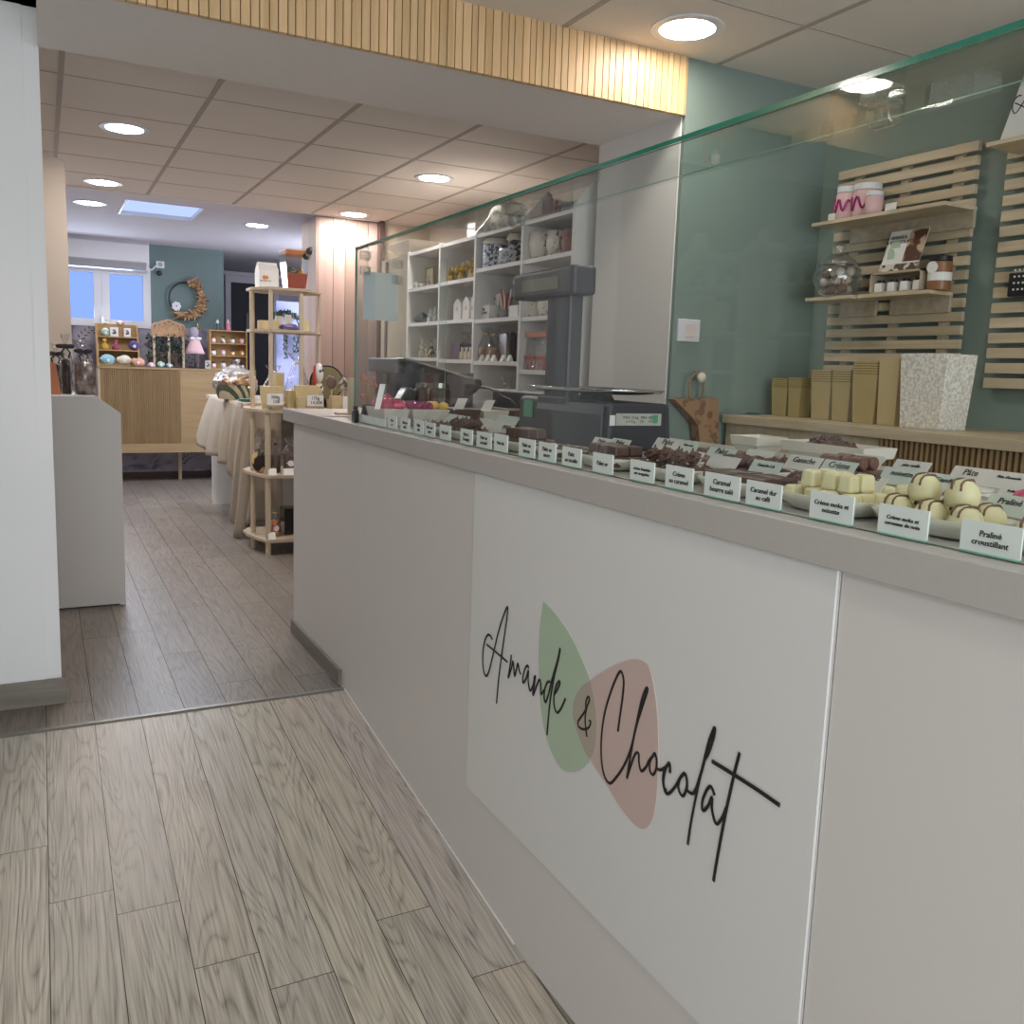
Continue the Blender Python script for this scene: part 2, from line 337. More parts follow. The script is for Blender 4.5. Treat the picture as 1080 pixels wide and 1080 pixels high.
# ================================================================== SETTING
XF = 1.038      # counter front plane
YF, YB = 2.985, 3.60   # beam front / back
XP = 2.296      # pier side plane
XW = 3.08       # wall behind the counter
ZB, ZF, ZK = 2.337, 2.551, 2.47
THY, K = 3.355, .122
ZLOW = K*(0.7-THY)
def zramp(y): return 0 if y > THY else (K*(y-THY) if y > .7 else ZLOW)

# floor planks: back room
def planks(y0, y1, seed, joints, zf, L=1.23):
    r = random.Random(seed); g = MB(); W = .1535
    i0 = -18; n = 50
    for i in range(n):
        x0 = .12+W*(i0+i); x1 = x0+W
        if x0 > 3.1: break
        js = joints.get(i0+i)
        y = y0-r.random()*L
        if js is not None: y = js-L*math.ceil((js-y0)/L)
        while y < y1:
            a, b = max(y, y0), min(y+L, y1)
            if b-a > .01:
                g.c = r.random(); e = .0011
                ys = [a+e]+[t for t in ([.7] if a < .7 < b else [])]+[b-e]
                for p, q in zip(ys, ys[1:]):
                    g.add([(x0+e, p, zf(p)+.002), (x1-e, p, zf(p)+.002), (x1-e, q, zf(q)+.002), (x0+e, q, zf(q)+.002)], [(0, 1, 2, 3)])
            y += L
    return g
jb = {1: 4.45+.0, 2: 4.06, 0: 4.42, 3: 3.60}
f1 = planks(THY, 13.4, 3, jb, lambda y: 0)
o = struct('floor', f1, 'floordim'); 
f2 = planks(-2.2, THY, 5, {-1: 2.427, 0: 2.325, 1: 2.07, 2: 1.943, -2: 2.68, 4: 2.07, 3: 1.66, 5: 1.80, -3: 2.0}, lambda y: K*(y-THY) if y > .7 else ZLOW, 1.72)
struct('floor', f2, 'floor')
g = MB(); g.box((-2.8, THY, -.06), (3.4, 13.4, .0))
g.prism([(-2.2, ZLOW-.05), (-2.2, ZLOW), (.7, ZLOW), (THY, 0), (THY, -.06), (.7, ZLOW-.05)], 'X', -2.8, 3.4)
struct('floor', g, 'gap')
g = MB(); p0, p1 = P(0, 779, 'Z', 0), P(359, 726, 'Z', 0)
g.prism([(THY-.016, -.001), (THY+.016, .0), (THY+.010, .007), (THY-.008, .007)], 'X', -2.2, 1.04)
struct('trim_1', g, 'strip')

# ceilings
def ceiling(x0, x1, y0, y1, z, gx, gy, px, py, sx):
    g = MB(); g.box((x0, y0, z), (x1, y1, z+.06)); o = struct('ceiling', g, 'tile')
    t = MB(); x = gx
    while x > x0: x -= px
    x += px
    while x < x1: t.box((x-.011, y0, z-.003), (x+.011, y1, z+.002)); x += px
    y = gy
    while y > y0: y -= py
    y += py
    while y < y1: t.box((x0, y-.004, z-.002), (x1, y+.004, z+.002)); y += py
    build('grid', t, 'tee', parent=o)
    return o
ceiling(-2.8, XW+.1, -2.2, YF, ZF, 2.445, 2.51, .72, .72, 1)
g = MB(); g.box((-2.8, YF, ZF), (.02, 3.8, ZF+.06)); struct('ceiling', g, 'tile')
ceiling(-2.0, 3.0, YB, 7.13, ZK, .706, 4.38, .60, .55, 1)
# plain ceiling of the last room with a skylight hole
sk = [P(60+x/4, 180+y/4, 'Z', 2.50) for x, y in [(310, 118), (635, 160), (560, 214), (260, 175)]]
sx0, sx1, sy0, sy1 = .60, 1.20, 7.62, 8.42
g = MB(); z0, z1 = 2.50, 2.58
for a, b in (((-2, 7.13), (sx0, 13.4)), ((sx1, 7.13), (3.4, 13.4)), ((sx0, 7.13), (sx1, sy0)), ((sx0, sy1), (sx1, 13.4))):
    g.box((a[0], a[1], z0), (b[0], b[1], z1))
struct('ceiling', g, 'plain')
g = MB(); g.box((-2, 7.11, 2.46), (3.4, 7.13, 2.58)); struct('trim_2', g, 'soffit')
g = MB(); g.box((sx0, sy0, 2.530), (sx1, sy1, 2.535)); w3 = struct('window_3', g, 'sky')
g = MB()
for a, b in (((sx0, sy0), (sx0+.02, sy1)), ((sx1-.02, sy0), (sx1, sy1)), ((sx0+.02, sy0), (sx1-.02, sy0+.02)), ((sx0+.02, sy1-.02), (sx1-.02, sy1))):
    g.box((a[0], a[1], 2.497), (b[0], b[1], 2.5295))
build('window_frame', g, 'pvc', parent=w3)

# beam with wooden battens
g = MB(); g.box((.02, YF+.02, ZB), (XW, YB, ZF+.1)); 
beam = struct('wall_beam', g, 'soffit')
g = MB(); r = random.Random(4)
def batt(x0, x1):
    x = x0
    while x < x1-.008:
        w = min(r.choice([.024, .028, .030, .034]), x1-x-.001); g.c = r.random()
        g.box((x, YF-.004, ZB-.006), (x+w-.0035, YF+.02, ZF)); x += w
batt(.02, XP+.006)
struct('trim_3', g, 'batten')
g = MB(); g.c = .5; g.box((.02, YF+.010, ZB-.004), (XP+.006, YF+.0195, ZF)); struct('trim_3', g, 'groove')
g = MB(); batt(-2.8, -.55); struct('trim_4', g, 'batten')
g = MB(); g.box((-2.8, YF+.02, ZB), (-.55, 3.63, ZF+.1)); struct('wall_beam', g, 'soffit')
g = MB(); g.box((-2.0, YB, ZK), (3.4, YB+.03, ZF+.1)); struct('wall_beam', g, 'paint')
# pier: white side, green front
g = MB(); g.box((XP, YF+.02, -.4), (XW+.1, YB, ZB)); struct('wall_pier', g, 'paint')
g = MB(); g.box((XP+.006, YF, -.4), (XW, YF+.02, ZF)); struct('wall_pier', g, 'green')
# wall behind the counter, left wall, front wall
g = MB(); g.box((XW, -2.2, -.4), (XW+.1, YF+.02, ZF+.1)); struct('wall_right', g, 'green')
g = MB(); g.box((-2.9, -2.2, -.4), (-2.8, 3.7, ZF+.1)); struct('wall_left', g, 'darkwall')
g = MB(); g.box((-2.8, 3.63, -.05), (-.30, 3.75, ZF)); struct('wall_left', g, 'darkwall')
# front wall with the shop window
g = MB(); g.box((-2.8, -2.3, -.4), (-2.2, -2.2, ZF+.1)); g.box((2.6, -2.3, -.4), (XW+.1, -2.2, ZF+.1)); g.box((-2.2, -2.3, -.4), (2.6, -2.2, .1)); g.box((-2.2, -2.3, 2.3), (2.6, -2.2, ZF+.1))
struct('wall_front', g, 'paint')
g = MB()
for x in (-2.2, -.6, 1.0, 2.54): g.box((x, -2.29, .1), (x+.06, -2.22, 2.3))
g.box((-2.2, -2.29, .1), (2.6, -2.22, .16)); g.box((-2.2, -2.29, 2.24), (2.6, -2.22, 2.3))
struct('window_4', g, 'darkframe')
# left column (white, with door-like moulding) and its skirting
g = MB(); g.box((-.30, 3.63, -.001), (.022, 3.95, ZF+.1)); g.box((-.30, 3.622, 0), (-.028, 3.63, ZF+.1))
struct('wall_column', g, 'colpaint')
g = MB(); g.box((-.8, 3.606, -.001), (.036, 3.622, P(60, 716, 'Y', 3.61).z)); struct('baseboard_left', g, 'base')
# back room: right side wall behind shelving, left wall, partition in pinkish panels
g = MB(); g.box((2.9, YB, -.05), (3.0, 7.2, ZK)); struct('wall_side', g, 'taupe')
g = MB(); g.box((-1.2, 3.95, -.05), (-1.1, 10.4, 2.6)); struct('wall_side', g, 'taupe')
g = MB(); r = random.Random(2); x = 1.972
for w in (.12, .10, .10, .09, .08):
    g.c = r.random(); g.box((x, 7.16, 0), (x+w-.004, 7.22, ZK)); x += w
g.c = .1; g.prism([(1.950, 7.16), (1.970, 7.16), (1.985, 7.66), (1.965, 7.66)], 'Z', 0, ZK)
struct('wall_partition', g, 'pink')
g = MB(); g.box((2.46, 7.10, 0), (2.50, 7.16, ZK)); struct('trim_5', g, 'darkframe')
g = MB(); g.box((2.50, 7.12, 0), (2.90, 7.20, ZK)); struct('wall_partition', g, 'beige')
# back wall with window opening
YW = 10.4
wl, wr, wt, wb = P(73, 283, 'Y', YW), P(160, 285, 'Y', YW), P(120, 281, 'Y', YW), P(120, 342, 'Y', YW)
WX0, WX1, WZ0, WZ1 = -.45, P(159, 320, 'Y', YW).x, P(120, 345, 'Y', YW).z, P(130, 281, 'Y', YW).z
BX = P(236, 300, 'Y', YW).x
g = MB(); g.box((-1.2, YW, -.05), (BX, YW+.12, WZ0)); g.box((-1.2, YW, WZ1), (BX, YW+.12, 2.6)); g.box((WX1, YW, WZ0), (BX, YW+.12, WZ1)); g.box((-1.2, YW, WZ0), (WX0, YW+.12, WZ1))
struct('wall_back', g, 'green2')
ZFL = P(200, 347, 'Y', YW).z
g = MB(); g.box((-1.1, YW-.012, .06), (2.05, YW, P(130, 343, 'Y', YW).z)); wn = struct('wall_wainscot', g, 'floral')
g = MB(); r = random.Random(77)
for k in range(46):
    x, z, an, L_ = -1.0+3.0*((k*.618) % 1), r.uniform(.12, 1.6), r.uniform(-.6, .6), r.uniform(.16, .3)
    for q in range(7):
        u = q/6; px_, pz_ = x+math.sin(an+u*.5)*L_*u, z+math.cos(an+u*.5)*L_*u
        for sd in (-1, 1):
            aa = an+u*.5+sd*.9; l_ = .055*(1-.5*u); cx_, cz_ = px_+math.sin(aa)*l_*.6, pz_+math.cos(aa)*l_*.6
            ux, uz, vx, vz = math.sin(aa)*l_/2, math.cos(aa)*l_/2, math.cos(aa)*l_*.17, -math.sin(aa)*l_*.17
            if .07 < cz_ < wn.data.vertices[-1].co.z-.04: g.add([(cx_-ux, YW-.0125, cz_-uz), (cx_+vx, YW-.0125, cz_+vz), (cx_+ux, YW-.0125, cz_+uz), (cx_-vx, YW-.0125, cz_-vz)], [(0, 1, 2, 3)])
build('printed_leaves', g, mat('wallpaper_leaf_print', '585564', .8, noise_amt=.2), parent=wn)
g = MB(); g.box((-1.1, YW-.02, 0), (2.05, YW, .07)); struct('baseboard_back', g, 'darkframe')
# hallway beyond
YH = 12.6
g = MB(); g.box((BX, YH, -.05), (3.4, YH+.1, 2.6)); struct('wall_hall', g, 'dusk')
g = MB(); g.box((3.3, 7.2, -.05), (3.4, YH, 2.6)); g.box((2.6, 7.2, -.05), (3.4, 7.3, 2.6)); struct('wall_hall', g, 'dusk')
g = MB(); g.box((BX-.1, YW+.12, -.05), (BX, YH+.1, 2.6)); struct('wall_hall', g, 'green2')
a, b = P(237, 290, 'Y', YH-.02), P(288, 400, 'Y', YH-.02)
g = MB(); g.box((a.x+.06, YH-.03, 0), (b.x, YH-.01, a.z-.08)); dr = struct('door_1', g, 'nightdoor')
g = MB(); g.box((a.x, YH-.07, 0), (a.x+.07, YH-.01, a.z-.001)); g.box((b.x, YH-.07, 0), (b.x+.07, YH-.01, a.z-.001)); g.box((a.x+.0705, YH-.068, a.z-.09), (b.x-.0005, YH-.012, a.z-.002)); g.box((a.x-.03, YH-.08, a.z), (b.x+.1, YH-.01, a.z+.05))
build('door_frame', g, 'doorframe', parent=dr)
g = MB(); q = P(261, 338, 'Y', YH-.05); g.box((q.x-.02, YH-.06, q.z-.13), (q.x+.03, YH-.03, q.z+.1)); build('door_handle', g, 'black', parent=dr)
q = P(310, 372, 'Y', YH)
M['peri'] = mat('violet_lit_wall', '8f96bd', .7)  # violet light of the hall put into this wall's colour

# window in the back wall
mid0, mid1 = P(101, 300, 'Y', YW-.02).x, P(113, 300, 'Y', YW-.02).x
xl = P(102, 300, 'Y', YW-.02).x; xr = P(158, 300, 'Y', YW-.02).x
g = MB(); fz0, fz1 = WZ0, WZ1; fr = .075
for (u0, u1) in ((WX0, (mid0+mid1)/2), ((mid0+mid1)/2, WX1)):
    t = fr
    g.box((u0+.001, YW-.03, fz0), (u0+t, YW+.05, fz1)); g.box((u1-t, YW-.03, fz0), (u1-.001, YW+.05, fz1)); g.box((u0+t+.0005, YW-.029, fz1-.085), (u1-t-.0005, YW+.049, fz1-.001)); g.box((u0+t+.0005, YW-.029, fz0+.001), (u1-t-.0005, YW+.049, fz0+t))
w1 = struct('window_1', g, 'pvc')
g = MB(); g.box((WX0+.03, YW+.055, fz0+.03), (WX1-.03, YW+.06, fz1-.03)); build('pane', g, 'winblue', parent=w1)
g = MB(); mx = (mid0+mid1)/2; g.box((mx-.012, YW-.045, 1.60), (mx+.012, YW-.03, 1.72)); build('window_handle', g, 'steel', parent=w1)

# ================================================================== LIGHTS OF THE ROOM
def downlight(x, y, z, label, group, r=.1):
    t = thing('ceiling_light', label, 'ceiling light', (x, y, z), group)
    g = MB(); g.lathe((x, y, z-.006), [(r*.86, .004), (r*.88, 0), (r*1.15, 0), (r*1.18, .003), (r*1.18, .0055)], 32); build('trim_ring', g, 'acw', t, smooth=False)
    g = MB(); g.cyl((x, y, z-.004), (x, y, z-.001), r*.86, n=32); build('diffuser', g, 'lampf' if y > 7.5 else ('lampb' if y > 3 else ('lampm' if y > 2 else 'lamp')), t)
    return t
downlight(2.109, 2.754, ZF, 'large round downlight in front ceiling beside the wooden batten beam', 'front room downlights', .115)
for k, (x, y) in enumerate([(-.975, 2.831), (.55, 1.2), (-1.3, .9), (2.1, .9), (.55, -.9), (2.1, -.9), (-1.3, -.9)]):  # beyond the first, unseen lamps added to light the shop floor
    downlight(x, y, ZF, 'unseen round downlight in the front ceiling lighting the shop floor', 'front room downlights', .115)
DL = 'back room downlights'
downlight(.412, 5.185, ZK, 'nearest left downlight in the back tiled ceiling', DL, .105)
downlight(.401, 6.83, ZK, 'second left downlight, at the edge of the tiled ceiling', DL, .105)
downlight(.37, 7.99, 2.50, 'far left downlight in the plain ceiling beside the skylight', DL, .105)
downlight(2.188, 5.314, ZK, 'right downlight above the glass guard in the tiled ceiling', DL, .105)
downlight(2.19, 6.94, ZK, 'downlight in front of the pinkish wood partition', DL, .105)
downlight(1.72, 8.25, 2.50, 'single downlight in the plain ceiling right of the skylight', DL, .105)
a = bpy.data.lights.new('shop_window_daylight', 'AREA'); a.shape = 'RECTANGLE'; a.size = 4.6; a.size_y = 2.0; a.energy = 66; a.color = (.93, .97, 1)
ao = bpy.data.objects.new('shop_window_daylight', a); C.objects.link(ao); ao.location = (.2, -2.18, 1.2); ao.rotation_euler = (PI/2, 0, PI)
ao.rotation_euler = Vector((0, 1, 0)).to_track_quat('-Z', 'Z').to_euler()
for nm, loc, sx_, sy_, e_, col_, dr_ in (('skylight_daylight', (.9, 8.02, 2.49), .55, .75, 22, (.80, .88, 1), (0, 0, -1)), ('back_window_daylight', (.3, YW-.06, 1.95), 1.1, .5, 10, (.75, .84, 1), (0, -1, -.25)), ('hall_fill_light', (3.2, 9.0, 1.7), .9, 1.2, 36, (.84, .87, 1), (-1, .9, 0))):  # hall entry: unseen lamp added to brighten the dark hallway
    a = bpy.data.lights.new(nm, 'AREA'); a.shape = 'RECTANGLE'; a.size = sx_; a.size_y = sy_; a.energy = e_; a.color = col_
    ao = bpy.data.objects.new(nm, a); C.objects.link(ao); ao.location = loc; ao.rotation_euler = Vector(dr_).to_track_quat('-Z', 'Y').to_euler()
w = bpy.data.worlds.new('world'); w.use_nodes = True; w.node_tree.nodes['Background'].inputs[0].default_value = (.8, .88, 1, 1); w.node_tree.nodes['Background'].inputs[1].default_value = .6
bpy.context.scene.world = w
vs = bpy.context.scene.view_settings; vs.view_transform = 'Standard'; vs.look = 'None'; vs.gamma = 1; vs.exposure = 0.74
bpy.context.scene.cycles.max_bounces = 10; bpy.context.scene.cycles.transparent_max_bounces = 24
bpy.context.scene.cycles.use_denoising = True
M['oakrim'] = mat('dull_gold', '8f7d48', .6)
# ================================================================== COUNTER
ZT = 1.085                      # worktop surface
YL, YR = 4.335, -.75            # counter ends
cn = thing('display_counter', 'long white laminate sales counter with grey worktop edge', 'counter', (XF, 2, 0))
g = MB(); g.box((XF-.016, YR, 1.026), (1.98, YL, ZT-.002)); build('worktop', g, 'greytop', cn, bevel=.002)
def fpanel(y0, y1, x=XF, z1=1.0265, zmin=-.19):
    g = MB(); ys = sorted([y0, y1]+[t for t in (THY, THY+zmin/K) if y0 < t < y1])
    bot = [(y, max(zramp(y), zmin)+.001) for y in ys]
    g.prism(bot+[(y1, z1), (y0, z1)], 'X', x, x+.018); return g
Y1, Y2, Y3 = P(380, 600, 'X', XF).y, P(503, 500, 'X', XF).y, P(888, 603, 'X', XF).y
for a, b in ((Y1+.0015, 4.19), (Y2, Y1-.0015), (Y3+.0015, Y2), (YR, Y3-.0015)): build('front_panel', fpanel(a, b), 'white', cn)
g = MB(); g.box((XF+.05, YR, ZLOW+.001), (XF+.07, 1.9, -.1)); build('plinth', g, 'base', cn)
g = MB(); g.box((XF+.018, 4.172, 0), (1.95, 4.19, 1.026)); build('end_panel', g, 'white', cn)
g = MB(); g.prism([(3.394, .0025), (4.19, .0025), (4.19, .068), (3.394, .068)], 'X', XF-.014, XF-.0005); build('skirting', g, 'basey', cn)
g = MB(); pts = [(y, zramp(y)+.003) for y in (3.39, THY, 2.3, 1.86)]
g.tube([(XF-.003, y, z+.002) for y, z in pts], .003, 6); build('sealant', g, 'paint', cn)

# ---- sign board on the counter front
XB = XF-.006
BL, BR = P(497, 700, 'X', XB).y, P(870, 800, 'X', XB).y
by0 = P(491.4, 827.3, 'X', XB); sb = thing('shop_sign', 'white board on the counter front with green and pink leaf logo and script lettering', 'sign', (XB, 1.5, .1))
g = MB(); g.box((XF-.0055, Y3+.004, .118), (XF-.0005, Y2, 1.024)); build('board', g, 'board', sb)
def onb(q, off, sc, ox, oy): p = P(ox+q[0]/sc, oy+q[1]/sc, 'X', XB); return (XB+off, p.y, p.z)
def smooth(pts, n=5, closed=False):
    out = []; N = len(pts); rngi = range(N if closed else N-1)
    for i in rngi:
        p = [Vector(pts[(i+k) % N] if closed else pts[min(max(i+k, 0), N-1)]) for k in (-1, 0, 1, 2)]
        for j in range(n):
            t = j/n
            out.append(.5*((2*p[1])+(p[2]-p[0])*t+(2*p[0]-5*p[1]+4*p[2]-p[3])*t*t+(3*p[1]-p[0]-3*p[2]+p[3])*t**3))
    if not closed: out.append(Vector(pts[-1]))
    return out
def blob(name, pts, off, m_, parent, corner=True):
    """flat printed leaf; pts in photo pixels of the board"""
    P3 = [onb(q, 0, 1, 0, 0) for q in pts]
    s_ = smooth([Vector((0, p[1], p[2])) for p in P3], 6, closed=True) if not corner else smooth([Vector((0, p[1], p[2])) for p in P3], 6)
    poly = [(p.y, p.z) for p in s_]
    g = MB(); g.prism(poly, 'X', XB-off, XB+.0004); return build(name, g, m_, parent)
LG = [(573.5, 634), (584, 645), (597, 662), (608, 682), (618, 705), (624, 722), (628.5, 745), (629.5, 768), (628, 785), (622, 802), (612, 812), (603, 814.3), (594, 812), (585, 800), (577, 780), (572, 757), (569, 730), (568.3, 700), (569, 670), (571, 650), (573.5, 634)]
LP = [(623, 717), (640, 706), (655, 699), (668, 695.3), (678, 697), (685, 704), (690, 725), (693.5, 755), (694.5, 790), (693.5, 830), (690, 858), (684, 871), (677, 874), (668, 868), (655, 852), (640, 828), (625, 805), (612, 780), (605, 757), (604.5, 743), (610, 729), (617, 721), (623, 717)]
LO = [(623, 718), (626.5, 735), (629, 755), (629.3, 775), (626.5, 793), (621, 799), (612, 780), (605.5, 758), (604.8, 744), (609, 731), (616, 722), (623, 718)]
blob('green_leaf', LG, .0006, 'leafg', sb); blob('pink_leaf', LP, .0008, 'leafp', sb); blob('leaf_overlap', LO, .0011, 'leafm', sb)
def stroke(g, pts, sc, ox, oy, w):
    s_ = smooth([Vector(onb(q, -.0016, sc, ox, oy)) for q in pts], 5)
    before = len(g.v); g.tube(s_, w, 6)
    for i in range(before, len(g.v)): v = g.v[i]; g.v[i] = Vector((XB-.0014+(v.x-(XB-.0016))*.2, v.y, v.z))
A_ = (6.754, 500, 630); B_ = (7.715, 600, 690); D_ = (5.687, 690, 750)
g = MB(); w0 = .0034
for pts in ([(133, 300), (118, 272), (100, 268), (82, 300), (68, 370), (64, 450), (72, 530), (90, 560), (110, 520), (140, 400), (170, 270), (205, 150), (240, 66), (238, 130), (225, 230), (205, 370), (180, 560), (162, 755)],
            [(92, 335), (165, 395), (240, 460)],
            [(268, 410), (262, 470), (245, 575), (270, 500), (280, 455), (286, 500), (292, 560), (305, 510), (315, 470), (325, 520), (335, 550)],
            [(392, 505), (383, 486), (365, 510), (350, 570), (352, 608), (372, 580), (390, 520), (388, 590), (402, 665), (425, 620), (432, 560)],
            [(440, 555), (432, 620), (422, 698), (445, 640), (468, 585), (478, 620), (480, 690), (500, 660)],
            [(545, 600), (525, 605), (508, 650), (502, 710), (512, 745), (530, 700), (560, 580), (600, 440), (616, 362), (608, 420), (575, 560), (550, 700), (535, 830), (522, 980)],
            [(575, 690), (595, 660), (615, 610), (607, 598), (588, 630), (572, 700), (575, 780), (595, 820), (620, 795), (655, 720)],
            ): stroke(g, pts, *A_, w0)
build('lettering', g, 'ink', sb, smooth=True)
g = MB()
for pts in ([(150, 670), (142, 600), (136, 520), (150, 430), (172, 370), (160, 345), (142, 390), (140, 450), (110, 500), (80, 545), (85, 590), (125, 610), (165, 595), (182, 550), (168, 540)],): stroke(g, pts, *B_, .0030)
build('lettering', g, 'ink', sb, smooth=True)
g = MB()
for pts in ([(403, 628), (420, 500), (442, 340), (450, 210), (428, 140), (395, 180), (340, 320), (295, 480), (270, 660), (268, 840), (290, 980), (335, 1048), (390, 1000), (455, 900), (510, 760), (560, 560), (610, 400), (645, 290), (630, 282), (595, 380), (560, 540), (520, 740), (475, 1010)],
            [(475, 1010), (510, 900), (545, 810), (572, 810), (575, 880), (592, 948), (630, 920), (660, 860), (705, 808), (690, 820), (662, 880), (665, 950), (690, 978), (715, 930), (718, 850), (705, 812)],
            [(718, 930), (750, 940), (790, 920), (820, 885), (828, 920), (825, 965)],
            [(820, 885), (785, 930), (770, 1010), (778, 1080), (800, 1110)]): stroke(g, pts, *B_, .0034)
for pts in ([(100, 365), (92, 315), (70, 350), (58, 420), (70, 485), (95, 490), (130, 450), (165, 390), (188, 372), (160, 400), (148, 450), (160, 495), (180, 505), (200, 450), (195, 390), (183, 372)],
            [(195, 470), (225, 492), (250, 475), (290, 350), (330, 190), (366, 98), (362, 150), (330, 250), (300, 310), (260, 480), (225, 660), (204, 800)],
            [(365, 505), (345, 455), (320, 470), (292, 540), (295, 595), (325, 570), (350, 515), (350, 590), (375, 675), (410, 640), (435, 580)],
            [(516, 248), (480, 390), (430, 620), (385, 860), (358, 1020)]): stroke(g, pts, *D_, .0036)
stroke(g, [(350, 300), (480, 380), (620, 470), (757, 565)], *D_, .0044)
build('lettering', g, 'ink', sb, smooth=True)

# ---- glass guard
XG = 1.07; GT = 1.745; GL = P(373.5, 400, 'X', XG).y
gg = thing('glass_guard', 'clear green-edged glass guard standing along the counter', 'glass guard', (XG, 2, ZT))
g = MB(); g.box((XG, -.7, ZT-.001), (XG+.008, GL, GT-.0095)); o = build('front_pane', g, ['glass', 'gedge'], gg)
def edge_faces(o, test):
    for p in o.data.polygons: p.material_index = 1 if test(p.normal, p.center) else 0
edge_faces(o, lambda n, c: abs(n.x) < .5)
tp = P(450, 237, 'X', XG).y
g = MB(); g.box((XG-.001, -.7, GT-.009), (1.275, tp, GT)); o = build('top_pane', g, ['glass', 'gedge', 'gedgel'], gg)
for f_ in o.data.polygons: f_.material_index = 1 if f_.normal.x < -.5 else 0
g = MB(); g.box((XG-.001, tp, GT-.009), (XG+.010, GL, GT)); build('top_edge', g, 'gedge', gg)
g = MB(); g.box((1.2755, -.7, GT-.0022), (1.277, tp, GT)); g.box((XG+.01, tp+.0005, GT-.0022), (1.277, tp+.002, GT)); build('edge_line', g, 'gedgel', gg)
g = MB(); g.box((XG+.010, GL-.010, ZT-.001), (1.45, GL-.005, GT-.01)); o = build('side_pane', g, ['glass', 'gedgel'], gg); edge_faces(o, lambda n, c: abs(n.y) < .5)
def clamp(y, x=XG+.03):
    g = MB(); g.box((x-.028, y-.016, GT-.042), (x+.03, y+.016, GT-.011)); g.cyl((x+.012, y-.02, GT-.052), (x+.012, y+.02, GT-.052), .019, n=20)
    g.lathe((x+.03, y, GT-.03), [(.0, 0), (.013, .003), (.014, .012), (0, .016)], 12)
    build('connector', g, 'acry', gg, bevel=.003)
for px, py in ((925, 92),): clamp(P(px, py, 'X', XG+.02).y)
clamp(P(538, 205, 'X', XG+.02).y)
for yy, zz, xx in ((GL-.03, GT-.03, XG+.03), (GL-.03, GT-.085, XG+.03), (GL-.03, GT-.05, XG+.16), (GL-.03, GT-.11, XG+.16)):
    g = MB(); g.cyl((xx-.018, yy, zz), (xx+.018, yy, zz), .017, n=16); g.sph((xx, yy-.012, zz), .012); build('connector', g, 'acry', gg, bevel=.002)
pp0, pp1 = P(384, 286, 'X', 1.09), P(420, 342, 'X', 1.09)
ps = P(384, 286, 'Y', GL-.02); pe = P(420, 339, 'Y', GL-.02)
g = MB(); g.box((ps.x, GL-.013, pe.z), (pe.x, GL-.0115, ps.z)); tag(build('notice_sheet', g, mat('pale_blue_sheet', 'bccbd0', .7)), 'pale blue-grey sheet taped to the far end of the glass guard', 'paper')

# ---- front labels on the glass
FL = [(375.7, 383, 436, 444.5, '', ''), (384.2, 390.6, 438, 445.5, '', ''), (391, 398, 439.5, 447, '', ''), (398.6, 406, 441, 449, '', ''),
      (409, 418, 438, 452, 'Palet', 'or'), (422.4, 431.7, 440, 455, 'Palet au', 'miel'), (436.5, 446.5, 442.5, 458, 'Palet', 'caf\u00e9'), (448, 458.5, 444.5, 460.5, 'Palet noir', 'amer'),
      (463.7, 474.8, 447.5, 464, 'Palet th\u00e9', ''), (485.4, 498, 451.5, 469, 'Palet \u00e0', "l'orange"), (502.6, 518, 454.5, 473.5, 'Palet au', 'caramel'), (521, 535, 457, 477.5, 'Palet lait', ''),
      (547, 563.7, 461.5, 483, 'Palet au', 'citron'), (568, 585.8, 465.5, 488, 'Palet au', 'sucre'), (592.8, 612.5, 470.5, 494, 'Palet', 'au moulin'), (625, 646, 476.5, 501, 'Palet or', ''),
      (664.5, 689.7, 484, 510.5, 'cr\u00e8me fouett\u00e9e', 'sur nougatine'), (701.7, 730.5, 489.5, 518.5, 'Cr\u00e8me', 'au caramel'), (742.8, 780, 497, 528, 'Caramel', 'beurre sal\u00e9'), (786.7, 824, 505.5, 537, 'Caramel dur', 'au caf\u00e9'),
      (854, 900, 516.5, 554, 'Cr\u00e8me moka et', 'noisette'), (925.8, 979, 530, 571, 'Cr\u00e8me moka et', 'cerneaux de noix'), (1012.5, 1078, 546, 592, 'Pralin\u00e9', 'croustillant')]
far = ['farthest of the tiny blank cards under the fuchsia sweets', 'second tiny blank card from the far glass end', 'third tiny blank card from the far glass end', 'tiny card at the far glass end, next to the first lettered one']
for k, (x0, x1, y0, y1, t1, t2) in enumerate(FL):
    X = XG-.0035
    ya, yb = P(x0, (y0+y1)/2, 'X', X).y, P(x1, (y0+y1)/2, 'X', X).y
    zt = P(x0, y0, 'X', X).z; zb_ = max(P(x0, y1-1, 'X', X).z, ZT+.001)
    zb_ = ZT+.001 if k < 99 else zb_
    lab = 'mint-white card on the glass reading %s' % (t1+' '+t2).strip() if t1 else far[k]
    t = thing('price_card', lab, 'card', (X, (ya+yb)/2, zb_), 'cards along the glass front')
    g = MB(); g.box((X, yb, zb_), (X+.003, ya, zt)); build('card', g, 'card', t)
    g = MB(); g.box((X-.0006, yb, zb_), (X+.0032, ya, zb_+.002)); build('clip_strip', g, 'cardedge', t)
    if t1:
        w_ = abs(ya-yb); hh = zt-zb_; n_ = max(len(t1), len(t2), 5); sz = min(w_/n_*1.62, hh*.31)
        text('lettering', t1+('\n'+t2 if t2 else ''), sz, (X-.0004, (ya+yb)/2, (zt+zb_)/2), (0, -1, 0), (0, 0, 1), t, shear=.12)
g = MB(); q = P(377, 430, 'X', 1.062); g.box((1.045, q.y-.01, ZT-.001), (1.066, q.y+.02, ZT+.045)); g.box((1.048, q.y-.005, ZT+.045), (1.064, q.y+.012, ZT+.062))
tag(build('card_clip', g, 'black', bevel=.003), 'small black clip at the far foot of the glass', 'clip')

